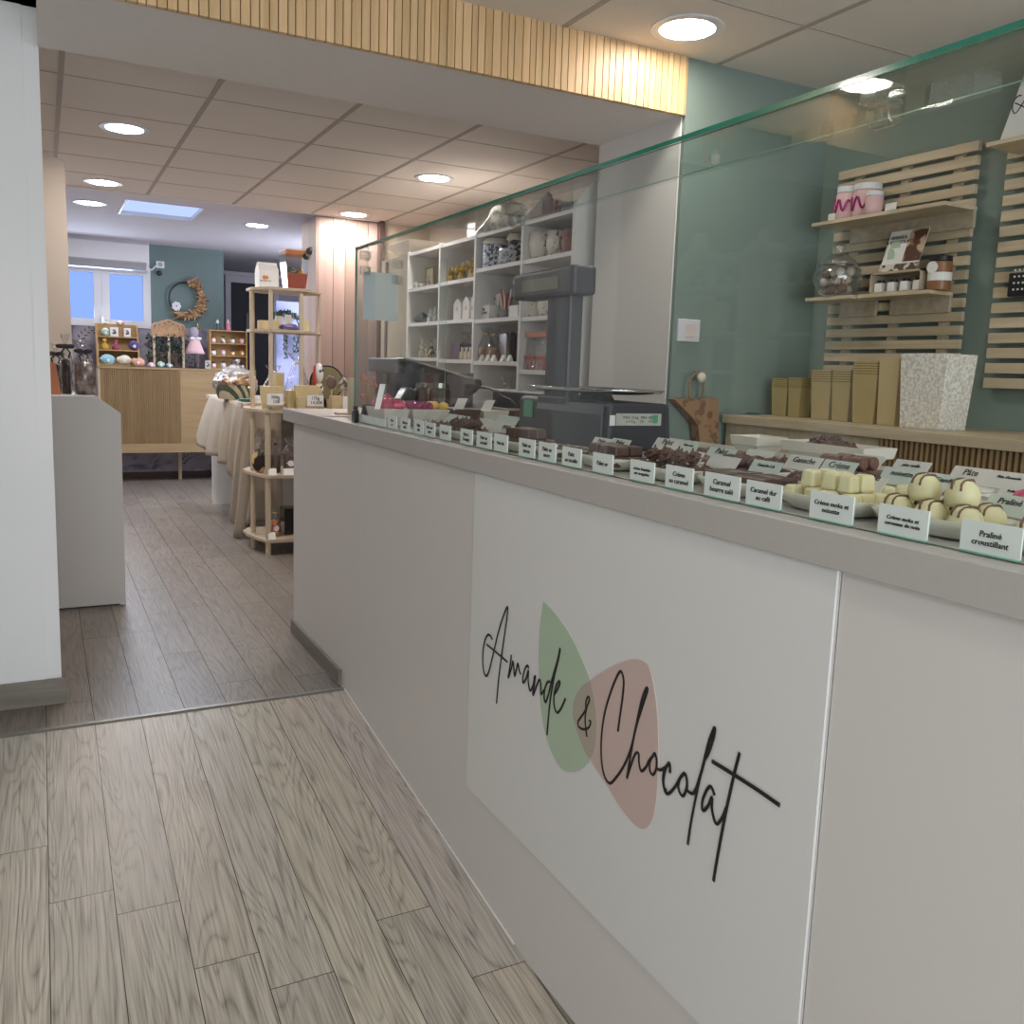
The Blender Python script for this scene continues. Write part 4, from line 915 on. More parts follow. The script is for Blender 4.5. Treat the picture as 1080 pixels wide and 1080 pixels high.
g = MB(); g.tube(smooth([Vector((p.x, YP-.045, p.z)) for p in hp], 4), .0045, 6); build('handle', g, 'string', t)
# slatted racks
def rack(y0, y1, z0, z1, n, label, name='slat_rack'):
    t = thing(name, label, 'wall rack', (XW-.02, (y0+y1)/2, z0), 'slatted wall racks')
    g = MB(); pitch = (z1-z0)/n
    for i in range(n):
        g.rnd(); z = z0+i*pitch; g.box((XW-.040, y0, z), (XW-.021, y1, z+pitch*.68))
    build('slats', g, 'oak', t, bevel=.0015)
    for f in (.14, .5, .86):
        g = MB(); yy = y1+(y0-y1)*f; g.box((XW-.021, yy-.018, z0+.004), (XW-.001, yy+.018, z1-.01)); build('rail', g, 'oakz', t)
    return t
XR = XW-.04
ra, rb_ = P(888, 180, 'X', XR), P(1036, 142, 'X', XR)
zb2 = P(1004, 411, 'X', XR).z
r1y0, r1y1 = P(1020, 275, 'X', XR).y, P(876, 290, 'X', XR).y
rack(r1y0, r1y1, zb2, rb_.z, 18, 'pale slatted wooden rack carrying three small shelves behind the counter')
r2y1 = P(1050, 280, 'X', XR).y
rack(.9, r2y1, P(1037, 409, 'X', XR).z, P(1062, 155, 'X', XR).z+.01, 16, 'second slatted rack, cut by the right picture edge')
def shelf(x0, ptL, ptR, label, tip=None):
    """front edge px left -> right at depth x0"""
    a, b = P(*ptL, 'X', x0), P(*ptR, 'X', x0); z = (a.z+b.z)/2
    t = thing('rack_shelf', label, 'shelf', (x0, (a.y+b.y)/2, z-.014), 'small shelves on the slatted racks')
    g = MB(); g.box((x0, b.y, z-.014), (XR-.0005, a.y, z)); build('board', g, 'oak', t, bevel=.001)
    g = MB(); g.box((XR-.016, b.y+.002, z-.075), (XR-.0005, a.y-.06, z-.014)); build('bracket', g, 'oakx', t)
    return a.y, b.y, z
sA = shelf(2.86, (856, 237), (997, 210), 'long upper shelf holding the pink lettered tubs')
sB = shelf(2.88, (849, 315), (898, 310), 'short lower left shelf holding the glass candy jar')
sC = shelf(2.90, (904, 311), (979, 305), 'middle shelf holding the brochure and the spread jar')
sD = shelf(2.86, (1040, 153), (1130, 128), 'high shelf at the right picture edge holding a white plaque')
# pink-lettered tubs
for k, (x0, x1, yt, xp) in enumerate(((884, 902, 197, 2.93), (902, 927, 194, 2.95), (914, 930, 202, 2.90))):
    a, b = P(x0, 215, 'X', xp), P(x1, 215, 'X', xp); rr_ = abs(a.y-b.y)/2*.93; yc = (a.y+b.y)/2; zt5 = P((x0+x1)/2, yt, 'X', xp).z
    hgt = min(zt5-sA[2], .24)
    t = thing('plastic_tub', ['left clear tub with pink lettering on the upper shelf', 'taller clear tub with pink lettering on the upper shelf', 'small clear tub right of the pink lettered ones'][k], 'tub', (xp, yc, sA[2]))
    g = MB(); g.lathe((xp, yc, sA[2]+.001), [(0, 0), (rr_*.9, 0), (rr_, .02), (rr_, hgt*.75), (rr_*.8, hgt*.8)], 20); build('body', g, 'ltpink', t, smooth=True)
    g = MB(); g.lathe((xp, yc, sA[2]+hgt*.8), [(0, 0), (rr_*.95, 0), (rr_*.95, hgt*.17), (0, hgt*.19)], 20); build('lid', g, 'acw', t, smooth=False)
    if k < 2:
        g = MB(); cpt = []
        for i in range(22):
            u = i/21; ang = 1.9-3.0*u+ (0); cpt.append((xp-math.cos((u-.5)*2.0)*(rr_+.002)*1.0, yc-math.sin((u-.5)*2.0)*(rr_+.002), sA[2]+hgt*(.42+.20*math.sin(u*14+1)*(1-.3*u))))
        g.tube(cpt, .0045, 6); build('lettering', g, 'magenta', t, smooth=True)
for k, (x0, x1, y0, y1, lab) in enumerate(((870, 883, 225, 232, 'blank white card at the left end of the upper shelf'), (930, 941, 213, 220, 'blank white card right of the pink lettered tubs'))):
    a, b = P(x0, y0, 'X', 2.88), P(x1, y1, 'X', 2.88); g = MB(); g.box((2.90, b.y, sA[2]), (2.903, a.y, sA[2]+.035)); tag(build('price_card', g, 'cardw'), lab, 'card')
# glass candy jar
a, b = P(862, 290, 'X', 2.93), P(906, 290, 'X', 2.93); yc = (a.y+b.y)/2; R_ = abs(a.y-b.y)/2*.92; zt6 = P(884, 256, 'X', 2.93).z-sB[2]
t = thing('candy_jar', 'round lidded glass candy jar filled with wrapped truffles', 'jar', (2.93, yc, sB[2]))
g = MB(); g.lathe((2.93, yc, sB[2]+.001), [(R_*.5, 0), (R_*.62, .008), (R_*.8, zt6*.12), (R_, zt6*.32), (R_*.93, zt6*.48), (R_*.7, zt6*.58)], 24); build('body', g, 'ltglass', t, smooth=True)
g = MB(); g.lathe((2.93, yc, sB[2]+zt6*.585), [(R_*.76, 0), (R_*.7, zt6*.06), (R_*.4, zt6*.16), (R_*.15, zt6*.22), (R_*.2, zt6*.27), (R_*.26, zt6*.33), (R_*.15, zt6*.39), (0, zt6*.4)], 24); build('lid', g, 'ltglass', t, smooth=True)
r = random.Random(5)
for i in range(24):
    aa = i*2.4; d = R_*.62*math.sqrt((i % 8)/8); g = MB(); z_ = sB[2]+.03+(i//8)*.034
    c_ = (2.93+math.cos(aa)*d*.8, yc+math.sin(aa)*d, z_); g.sph(c_, .019, 10, 7, .3, i)
    tag(build('wrapped_truffle', g, ['nut', 'milk', 'coffee'][i % 3], loc=c_, smooth=True), 'wrapped truffle inside the round glass candy jar', 'truffle', 'truffles in the glass jar')
# wooden crate with small white boxes, brochure and spread jar
z = sC[2]; XQ = 2.93
y0_, y1_ = P(971, 300, 'X', XQ).y, P(917, 300, 'X', XQ).y; hh = P(940, 286, 'X', XQ).z-z
t = thing('wooden_crate', 'small brown wooden crate holding white-labelled mini pots', 'crate', (XQ, (y0_+y1_)/2, z)); g = MB()
for bx in (((XQ, y0_, z), (XQ+.10, y1_, z+.008)), ((XQ+.09, y0_, z), (XQ+.10, y1_, z+hh)), ((XQ, y0_, z), (XQ+.10, y0_+.008, z+hh)), ((XQ, y1_-.008, z), (XQ+.10, y1_, z+hh)), ((XQ, y0_, z+hh-.008), (XQ+.10, y1_, z+hh))): g.box(*bx)
build('frame', g, 'oakx', t)
for i in range(4):
    yy = y1_-.03-(abs(y1_-y0_)-.06)*i/3; s_ = thing('mini_pot', 'white-labelled mini pot inside the small wooden crate', 'pot', (XQ+.03, yy, z+.009), 'mini pots in the crate')
    g = MB(); g.box((XQ+.012, yy-.016, z+.009), (XQ+.045, yy+.016, z+.009+hh*.42)); build('label_box', g, 'cardw', s_, bevel=.002)
    g = MB(); g.cyl((XQ+.03, yy, z+.009+hh*.42), (XQ+.03, yy, z+.009+hh*.55), .014, n=12); build('lid', g, 'black', s_)
ba, bb = P(931, 245, 'X', XQ+.03), P(971, 284, 'X', XQ+.01)
ty = z+hh
t = thing('brochure', 'upright white brochure with chocolate photograph standing on the crate', 'brochure', (XQ+.04, (ba.y+bb.y)/2, ty))
ztb = P(950, 244, 'X', XQ+.06).z
ya, yb = P(927, 284, 'X', XQ+.02).y, P(966, 284, 'X', XQ+.02).y
def lean(y0, y1, u0, u1, off): return None
def bro(g, ya, yb, u0, u1, off):
    def q(y, u): return (XQ+.02+.04*u-off, y-.012*u, ty+.001+(ztb-ty)*u)
    a_, b_, c_, d_ = q(ya, u0), q(yb, u0), q(yb, u1), q(ya, u1)
    g.add([a_, b_, c_, d_]+[(p[0]+.004, p[1], p[2]) for p in (a_, b_, c_, d_)], [(0, 1, 2, 3), (7, 6, 5, 4), (0, 4, 5, 1), (1, 5, 6, 2), (2, 6, 7, 3), (3, 7, 4, 0)])
g = MB(); bro(g, ya, yb, 0, 1, 0); build('cover', g, 'cardw', t)
ym_ = ya+(yb-ya)*.55
g = MB(); bro(g, ym_, yb, .22, .99, .0012); build('photograph', g, 'photo', t)
g = MB(); bro(g, ya, yb, .01, .18, .0012); build('picture_strip', g, 'colorful', t)
g = MB(); yq = ya+(yb-ya)*.30
g.T = None
for (dy, du, w_, h_) in ((0, .62, .022, .05), (.012, .35, .016, .09)):
    g.prism([(yq+dy+math.cos(k_*PI/5)*w_, ty+(ztb-ty)*du+math.sin(k_*PI/5)*h_*.45) for k_ in range(10)], 'X', XQ+.02+.04*du-.0016, XQ+.02+.04*du-.0004)
build('leaf_emblem', g, 'leafg', t)
text('lettering', 'AMANDE\n& CHOCOLAT', .018, (XQ+.047, yq-.01, ty+(ztb-ty)*.78), (0, -1, 0), (0, 0, 1), t)
a, b = P(976, 290, 'X', XQ+.02), P(999, 290, 'X', XQ+.02); yc = (a.y+b.y)/2; R_ = abs(a.y-b.y)/2*.9; hj = P(988, 270, 'X', XQ+.02).z-z
t = thing('spread_jar', 'glass jar of hazelnut spread with black lid beside the crate', 'jar', (XQ+.04, yc, z))
g = MB(); g.cyl((XQ+.04, yc, z+.001), (XQ+.04, yc, z+hj*.84), R_, n=24); build('body', g, 'spread', t, bevel=.004)
g = MB(); g.cyl((XQ+.04, yc, z+hj*.845), (XQ+.04, yc, z+hj), R_*.95, n=24); build('lid', g, 'black', t, bevel=.002)
g = MB(); g.cyl((XQ+.04, yc, z+hj*.28), (XQ+.04, yc, z+hj*.52), R_*1.012, n=24, cap=False); build('label', g, 'cardw', t)
g = MB(); g.cyl((XQ+.04-R_-.0015, yc+.004, z+hj*.66), (XQ+.04-R_+.004, yc+.004, z+hj*.66), .022, n=20); build('round_sticker', g, 'cardw', t)
# plaque on high shelf
a = P(1053, 148, 'X', 2.93); t_ = P(1078, 58, 'X', 2.93)
t = thing('white_plaque', 'tall white plaque with script lettering on the highest shelf, cut by the frame', 'sign', (2.93, a.y-.1, sD[2]))
g = MB(); g.add([(2.93, a.y, sD[2]+.001), (2.93, a.y-.30, sD[2]+.001), (3.0, a.y-.32, t_.z+.02), (3.0, a.y-.04, t_.z+.02), (2.936, a.y, sD[2]+.001), (2.936, a.y-.30, sD[2]+.001), (3.006, a.y-.32, t_.z+.02), (3.006, a.y-.04, t_.z+.02)], [(0, 1, 2, 3), (7, 6, 5, 4), (0, 4, 5, 1), (1, 5, 6, 2), (2, 6, 7, 3), (3, 7, 4, 0)]); build('panel', g, 'board', t)
g = MB()
def pl(x, y):
    p = P(x, y, 'X', 2.955); return Vector((2.945+(p.z-sD[2])/(t_.z+.02-sD[2])*.07*.9-.012, p.y, p.z))
for pts in ([(1075, 100), (1071, 101), (1067, 108), (1068, 117), (1072, 119), (1078, 108), (1083, 97)], [(1069, 108), (1080, 113)]):
    g.tube(smooth([pl(*q) for q in pts], 5), .0022, 6)
build('lettering', g, 'ink', t, smooth=True)
a, b = P(1066, 288, 'X', 3.0), P(1083, 312, 'X', 3.0); t = thing('wall_keypad', 'black remote control holder on the second slatted rack', 'remote holder', (3.02, a.y, b.z))
g = MB(); g.box((2.99, b.y, b.z), (XR-.0005, a.y, a.z)); build('case', g, 'black', t, bevel=.004)
g = MB()
for i in range(3):
    for j in range(4): g.box((2.988, a.y-.02-i*.016, b.z+.02+j*.022), (2.990, a.y-.026-i*.016, b.z+.026+j*.022))
build('buttons', g, 'cardw', t)
# gold boxes standing on the cabinet
def gbox(xp, x0, x1, yt, depth, m_, label, cat='box', name='gold_box', ridge=.3, group='gold gift boxes on the oak cabinet', flare=1.06):
    a, b = P(x0, 430, 'X', xp), P(x1, 430, 'X', xp); w_ = abs(a.y-b.y)*.97; yc = (a.y+b.y)/2; h_ = P((x0+x1)/2, yt, 'X', xp).z-CZ
    t = thing(name, label, cat, (xp+depth/2, yc, CZ), group)
    g = MB(); g.taper((xp+depth/2, yc, CZ+.0005), depth*.86, w_*.86, depth, w_, h_*(1-ridge)); build('body', g, m_, t, bevel=.002)
    if ridge:
        g = MB(); n_ = 6
        for i in range(n_): g.box((xp-.001, yc-w_/2, CZ+h_*(1-ridge)+i*h_*ridge/n_), (xp+depth+.001, yc+w_/2, CZ+h_*(1-ridge)+(i+.62)*h_*ridge/n_))
        build('ribbed_rim', g, m_, t)
        g = MB(); g.box((xp+.001, yc-w_/2+.001, CZ+h_*(1-ridge)), (xp+depth-.001, yc+w_/2-.001, CZ+h_-.004)); build('rim_core', g, 'oakrim', t)
    return t
gbox(2.80, 812, 828.5, 398, .07, 'gold', 'leftmost small gold box on the oak cabinet', ridge=.28)
gbox(2.80, 829.5, 843, 397.5, .07, 'gold', 'second small gold box from the left on the cabinet', ridge=.28)
gbox(2.885, 843.5, 853, 398, .07, mat('bronze_card', '8a6a3c', .4, .3), 'narrow bronze box behind the second gold one', ridge=0)
gbox(2.78, 853, 874, 389, .09, 'gold', 'third gold box from the left with ribbed rim', ridge=.28)
gbox(2.78, 875, 895, 389, .09, 'gold', 'fourth gold box from the left with ribbed rim', ridge=.28)
gbox(2.76, 896, 922, 380, .11, 'gold', 'tallest gold box with fine ribbed rim beside the white box', ridge=.24)
gbox(2.76, 922.5, 945, 378, .11, 'goldlite', 'plain pale gold bag between the ribbed box and the white box', ridge=0)
gbox(2.72, 944, 995, 373, .16, 'lace', 'large white embossed box with wave pattern on the cabinet', 'box', 'embossed_box', 0, None)
q = P(790, 436, 'X', 2.8); g = MB(); g.T = Matrix.Translation((2.75, q.y, CZ+.001)); g.sph((0, 0, .004), (.03, .12, .005), 12, 5, .5, 2); g.T = None
tag(build('green_scarf', g, 'greenlid', loc=(2.75, q.y, CZ)), 'flat dark green cloth lying at the left end of the cabinet', 'cloth')
#@@PART3
# ================================================================== BACK ROOM, RIGHT: WHITE SHELVING
XS = 2.24; XB2 = 2.55; ZTOP = 2.062
su = thing('wall_shelving', 'white cubby shelving seen through the glass guard, full of gifts', 'shelving', (XS, 4.8, 0))
cols = [3.705, P(549, 300, 'X', XS).y, P(500, 300, 'X', XS).y, P(463, 300, 'X', XS).y, 5.88]
for k, y in enumerate(cols):
    w_ = .022 if k else .03
    g = MB(); ht_ = .14 if k < 3 else .0205; g.prism([(XS, 0), (XS, ZTOP+.02), (XS+.10, ZTOP+ht_), (XB2-.002, ZTOP+ht_), (XB2-.002, 0)], 'Y', y-w_/2, y+w_/2); build('upright', g, 'white', su)
g = MB(); g.box((XB2-.008, 3.72, 0), (XB2-.001, 5.87, ZTOP)); build('back_panel', g, 'white', su)
SH = []
rows = [[(578, 269), (570, 333), (566, 390.5)], [(525, 279), (525, 335), (522, 381)], [(481, 295), (480, 337), (478, 379)], [(446, 302), (445, 340), (443, 377)]]
for k, rw in enumerate(rows):
    zz_ = [P(x, y, 'X', XS).z for x, y in rw]; SH.append(zz_)
    for z in zz_+[ZTOP+.012, zz_[-1]-.32, zz_[-1]-.64, .09]:
        g = MB(); g.box((XS+.004, cols[k]+.011, z-.022), (XB2-.009, cols[k+1]-.011, z)); build('shelf_board', g, 'white', su)
g = MB(); g.box((2.27, 5.90, 0), (2.555, 6.5, 2.08)); g2 = thing('tall_cupboard', 'beige tall cupboard at the far end of the white shelving', 'cupboard', (2.27, 6.2, 0)); build('carcass', g, 'beige', g2)
g = MB(); g.box((2.262, 6.36, .05), (2.269, 6.40, 2.06)); build('edge_strip', g, 'darkframe', g2)
def on(col, row): return SH[col][row]
def rngY(x0, x1, X): a, b = P(x0, 300, 'X', X).y, P(x1, 300, 'X', X).y; return (a+b)/2, abs(a-b)
def mugs(x0, x1, ytop, col, row, label, m_='brownmug', handle=-1):
    X = XS+.09; yc, w_ = rngY(x0, x1, X); r_ = min(w_*.42, .07); z = on(col, row); h_ = P((x0+x1)/2, ytop, 'X', X).z-z
    t = thing('printed_mug', label, 'mug', (X, yc, z), 'printed mugs on the white shelving')
    g = MB(); g.lathe((X, yc, z+.001), [(0, 0), (r_*.6, 0), (r_*.85, h_*.15), (r_, h_*.5), (r_*.92, h_), (r_*.84, h_), (r_*.9, h_*.5), (0, h_*.1)], 20); build('body', g, m_, t, smooth=True)
    g = MB(); g.tube([(X-r_*.5, yc-handle*r_*.75, z+h_*.75), (X-r_*.7, yc-handle*r_*1.35, z+h_*.68), (X-r_*.7, yc-handle*r_*1.3, z+h_*.35), (X-r_*.5, yc-handle*r_*.75, z+h_*.25)], .008, 6); build('handle', g, m_, t, smooth=True)
mugs(561, 579, 247, 0, 0, 'cream mug with brown print at the left of the top cubby', handle=-1)
mugs(579, 593, 245, 0, 0, 'cream mug with brown print in the middle of the top cubby', handle=1)
mugs(594, 605, 243, 0, 0, 'reddish brown printed mug at the right of the top cubby', mat('red_brown_print', '94594a', .4, noise_amt=.35, nscale=50))
mugs(558, 571, 315, 0, 1, 'brown printed mug left of the scale pillar on the second shelf', handle=-1)
mugs(572, 585, 313, 0, 1, 'brown printed mug partly hidden by the scale pillar', handle=1)
def sjar(x0, x1, ytop, col, row, label, body, lid, X=XS+.09):
    yc, w_ = rngY(x0, x1, X); r_ = w_*.45; z = on(col, row); h_ = P((x0+x1)/2, ytop, 'X', X).z-z
    t = thing('storage_jar', label, 'jar', (X, yc, z), 'printed jars on the white shelving')
    g = MB(); g.cyl((X, yc, z+.001), (X, yc, z+h_*.76), r_, n=20); build('body', g, body, t, bevel=.004)
    g = MB(); g.lathe((X, yc, z+h_*.765), [(0, 0), (r_*1.02, 0), (r_*1.02, h_*.08), (r_*.8, h_*.2), (0, h_*.235)], 20); build('lid', g, lid, t, smooth=False)
sjar(515.5, 529.5, 251.5, 1, 0, 'large blue printed jar with cream lid on the shelving', 'bluepot', 'coffee')
sjar(538, 548, 246.5, 1, 0, 'dark striped jar with cream lid at the cubby edge', speckle('black_print', '35343c', 'b9b9be', 40, .5), 'coffee')
sjar(529, 537.5, 262, 1, 0, 'small grey jar between the two larger printed jars', speckle('grey_print', '8d93a0', 'cfd3d8', 40, .5), 'acw', XS+.05)
yc, w_ = rngY(530, 540, XS+.16); z = on(1, 0); z2 = P(535, 252, 'X', XS+.16).z
g = MB(); g.cyl((XS+.16, yc, z+.001), (XS+.16, yc, z2-.03), .018, n=10); 
t = thing('soft_toy', 'coral soft toy behind the small grey jar', 'toy', (XS+.16, yc, z)); build('body', g, 'cream', t)
g = MB(); g.sph((XS+.16, yc, z2-.02), (.025, .035, .02), 10, 7, .3); g.sph((XS+.16, yc-.02, z2+.01), (.01, .012, .022), 8, 5); build('head', g, mat('coral_plush', 'd98672', .8), t)
def sbox(x0, x1, ytop, col, row, label, m_, X=XS+.05, d=.06, name='gift_box', cat='box', grp=None, roof=0, base=None):
    yc, w_ = rngY(x0, x1, X); z = on(col, row) if base is None else base; h_ = P((x0+x1)/2, ytop, 'X', X).z-z
    g = MB(); w2 = w_*.46
    if roof: g.prism([(yc-w2, z+.001), (yc+w2, z+.001), (yc+w2, z+h_*.78), (yc+w2*.15, z+h_), (yc-w2*.15, z+h_), (yc-w2, z+h_*.78)], 'X', X, X+d)
    else: g.box((X, yc-w2, z+.001), (X+d, yc+w2, z+h_))
    o = build(name, g, m_, loc=(X, yc, z), bevel=.001); return tag(o, label, cat, grp)
b1 = sbox(504.5, 517, 322, 1, 1, 'white lettered box lowest in the second cubby', 'cardw')
b2 = sbox(513, 527, 311, 1, 1, 'taller white lettered box behind the first one', 'cardw', XS+.13)
for b_, t_ in ((b1, 'THE\nCHOCOLAT'), (b2, 'TABLETTE\nLAIT')):
    yy = b_.location.y; x_ = b_.location.x; zz_ = max(v.co.z for v in b_.data.vertices)+b_.location.z
    text('lettering', t_, .02, (x_-.0012, yy, zz_-.035), (0, -1, 0), (0, 0, 1), b_)
sbox(537, 547.5, 322, 1, 1, 'white box with bold black lettering at the cubby right edge', 'cardw')
t = thing('ribbon_sticks', 'bunch of red and white striped sticks in the middle cubby', 'sweets', (XS+.1, rngY(530, 538, XS+.1)[0], on(1, 1))); yc, _ = rngY(532, 536, XS+.1)
g = MB(); g.cyl((XS+.1, yc, on(1, 1)+.001), (XS+.1, yc, on(1, 1)+.05), .03, .035, 14); build('pot', g, mat('mid_grey_pot', '85858c', .5), t)
for i in range(10):
    a = i*.628; g = MB(); g.cyl((XS+.1+math.cos(a)*.012, yc+math.sin(a)*.015, on(1, 1)+.05), (XS+.1+math.cos(a)*.03, yc+math.sin(a)*.055, on(1, 1)+.125+.02*(i % 3)), .006, n=6); build('stick', g, 'red' if i % 2 else 'cardw', t)
def cello(x0, x1, ytop, X, z, label, fill_m, fh=.5, group=None, name='sweet_bag', tie=True, axis='X', Y=None, sticker=False, cm='cello'):
    if axis == 'X': yc, w_ = rngY(x0, x1, X); cx_ = X; h_ = P((x0+x1)/2, ytop, 'X', X).z-z
    else: a, b = P(x0, ytop, 'Y', Y), P(x1, ytop, 'Y', Y); cx_, w_, yc = (a.x+b.x)/2, abs(a.x-b.x), Y; h_ = a.z-z
    r_ = w_*.47; t = thing(name, label, 'bag', (cx_, yc, z), group); s_ = int(x0*3)
    g = MB(); g.lathe((cx_, yc, z+.001), [(0, 0), (r_*.8, 0), (r_*.86, h_*fh*.5), (r_*.8, h_*fh*.9), (0, h_*fh)], 14, jit=.25, seed=s_); build('sweets', g, fill_m, t, smooth=True)
    g = MB(); g.lathe((cx_, yc, z+.0005), [(r_*.9, 0), (r_, h_*fh*.5), (r_*.92, h_*fh), (r_*.35, h_*.80), (r_*.2, h_*.84), (r_*.55, h_*.93), (r_*.7, h_)], 14, jit=.35, seed=s_+1); g.f = [f for f in g.f if len(f) == 4]; g.r = g.r[:len(g.f)]
    build('wrapping', g, cm, t)
    if tie: g = MB(); g.lathe((cx_, yc, z+h_*.80), [(r_*.30, 0), (r_*.33, .006), (r_*.28, .012)], 10); build('tie', g, tie if isinstance(tie, str) else 'gold', t)
    if sticker:
        g = MB(); rr_ = min(.022, r_*.42)
        if axis == 'X': g.cyl((cx_-r_*1.02, yc, z+h_*fh*.5), (cx_-r_*.9, yc, z+h_*fh*.5), rr_, n=16)
        else: g.cyl((cx_, yc-r_*1.06, z+h_*fh*.5), (cx_, yc-r_*.8, z+h_*fh*.5), rr_, n=16)
        build('sticker', g, 'cardw', t)
    return t
cello(510, 519.5, 346, XS+.08, on(1, 2), 'tall clear bag of brown sweets, left in the third cubby', 'fruit', .45)
cello(519.5, 528, 347, XS+.08, on(1, 2), 'tall clear bag of brown sweets next to the silver bags', 'fruit', .45)
for i, (x0, x1, yt) in enumerate(((528, 536, 352), (534, 541, 350), (540, 547.5, 349))):
    sbox(x0, x1, yt, 1, 2, ['leftmost silver and grey tablet pouch in the third cubby', 'middle silver and grey tablet pouch in the third cubby', 'rightmost silver pouch with green top in the third cubby'][i], ['steel', 'gplastic', 'steel'][i], XS+.08+.03*i, .025, 'tablet_pouch', 'pouch', 'silver pouches')
for i, x in enumerate((508.5, 515, 521, 531, 538)):
    yc, _ = rngY(x, x+1, XS+.02); z = on(1, 2); g = MB(); g.prism([(XS+.015, z+.001), (XS+.045, z+.001), (XS+.030, z+.036)], 'Y', yc-.018, yc+.018)
    tag(build('price_tent', g, 'cardw'), ['far left', 'second', 'third', 'fourth', 'last'][i]+' small white price tent in the cubby of clear bags', 'price tag', 'white price tents in the cubby')
cello(533, 541.5, 397, XS+.05, on(1, 2)-.32, 'clear bag with red and white sweets on the lowest visible shelf', 'sweet', .5)
t = thing('orange_gift_bag', 'clear gift bag with orange header and red pots, left of the scale pillar', 'bag', (XS+.06, rngY(560, 584, XS+.06)[0], on(0, 2)))
yc, w_ = rngY(560, 584, XS+.06); z = on(0, 2); h_ = P(572, 350, 'X', XS+.06).z-z
g = MB(); g.box((XS+.03, yc-w_*.47, z+h_*.86), (XS+.06, yc+w_*.47, z+h_)); build('header', g, mat('coral_header', 'c07a5c', .5), t)
g = MB(); g.taper((XS+.06, yc, z+.001), .07, w_*.9, .03, w_*.94, h_*.85); g.f = g.f[2:]; g.r = g.r[2:]; build('wrapping', g, 'cello', t)
for dy in (-.24, .26):
    g = MB(); g.taper((XS+.06, yc-dy*w_, z+.002), .05, w_*.38, .06, w_*.44, h_*.36); build('pot', g, 'red', t)
yc, w_ = rngY(556, 584, XS+.1); z = on(0, 2)-.32
# gold foil figures
yc0, _ = rngY(473, 474, XS+.06)
for i, x in enumerate((475, 481, 486.5, 492, 497.5)):
    yc, _ = rngY(x, x+1, XS+.06+.02*(i % 2)); X = XS+.06+.02*(i % 2); z = on(2, 0); s_ = .075+.006*i
    t = thing('foil_figure', 'gold foil figure, '+['first', 'second', 'third', 'fourth', 'fifth'][i]+' from the left in its cubby', 'figure', (X, yc, z), 'gold foil figures in the cubby')
    g = MB(); g.lathe((X, yc, z+.001), [(0, 0), (.026, 0), (.028, s_*.3), (.018, s_*.6), (.012, s_*.62)], 10, jit=.3, seed=i); build('body', g, 'cello' if i % 2 else 'brass', t)
    g = MB(); g.sph((X, yc, z+s_*.82), (.018, .018, .02), 10, 7, .25, i); g.cyl((X, yc-.01, z+s_*.95), (X, yc-.014, z+s_*1.3), .005, .003, 6); g.cyl((X, yc+.01, z+s_*.95), (X, yc+.014, z+s_*1.3), .005, .003, 6); build('head', g, 'foil', t)
for i, (x0, x1, yt) in enumerate(((478.5, 487, 315), (488, 496, 313), (496.5, 501, 312))):
    b_ = sbox(x0, x1, yt, 2, 1, ['leftmost', 'middle', 'rightmost'][i]+' white gabled carton in the second cubby column', 'cardw', XS+.05+.01*i, .07, 'gabled_carton', 'carton', 'white gabled cartons', roof=1)
    g = MB(); yy = b_.location.y; x_ = b_.location.x; z = on(2, 1); g.sph((x_-.0005, yy, z+.07), (.0015, .010, .014), 10, 6); build('emblem', g, 'peach', b_)
sbox(477.5, 487, 362, 2, 2, 'purple box with white trim in the third cubby', mat('aubergine_card', '54384f', .5), d=.08)
for i, x in enumerate((489, 493.5, 498)):
    X = XS+.05; yc, _ = rngY(x, x+1, X); z = on(2, 2); t = thing('small_bottle', ['left', 'middle', 'right'][i]+' small white bottle beside the purple box', 'bottle', (X, yc, z), 'small white bottles')
    g = MB(); g.lathe((X, yc, z+.001), [(0, 0), (.017, 0), (.018, .04), (.008, .055), (.008, .06)], 12); build('body', g, 'cream', t, smooth=True)
    g = MB(); g.cyl((X, yc, z+.0615), (X, yc, z+.075), .010, n=10); build('cap', g, 'acw', t)
cello(490, 498, 350, XS+.16, on(2, 2), 'clear tied bag standing behind the small bottles', 'cream', .4)
for i, (x, hh_, m_, lab) in enumerate(((440, .05, 'acw', 'small clear ornament at the left of the top left cubby'), (445, .035, 'coffee', 'tiny pale ornament beside the clear one'))):
    X = XS+.06; yc, _ = rngY(x, x+1, X); z = on(3, 0); g = MB(); g.lathe((X, yc, z+.001), [(0, 0), (.02, 0), (.012, hh_*.4), (.024, hh_*.8), (0, hh_)], 12, jit=.3, seed=i); tag(build('ornament', g, m_, smooth=True), lab, 'ornament')
X = XS+.12; yc, w_ = rngY(448, 457, X); z = on(3, 0); t = thing('framed_picture', 'small gold picture frame in the top left cubby', 'frame', (X, yc, z)); h_ = P(452, 282, 'X', X).z-z
g = MB(); w2 = w_*.48
for bx in (((X, yc-w2, z+.001), (X+.01, yc+w2, z+.012)), ((X, yc-w2, z+h_-.01), (X+.01, yc+w2, z+h_)), ((X, yc-w2, z+.012), (X+.01, yc-w2+.01, z+h_-.01)), ((X, yc+w2-.01, z+.012), (X+.01, yc+w2, z+h_-.01))): g.box(*bx)
build('border', g, 'foil', t); g = MB(); g.box((X+.006, yc-w2+.01, z+.012), (X+.009, yc+w2-.01, z+h_-.01)); build('picture', g, 'brownmug', t)
X = XS+.05; yc, w_ = rngY(440, 451, X); z = on(3, 1); g = MB(); g.sph((X, yc, z+.036), (.04, w_*.45, .036), 12, 8, .4, 4, zmin=-.98); tag(build('dark_pouch', g, mat('petrol_cloth', '2d3d48', .6)), 'dark petrol blue pouch in the left cubby', 'pouch')
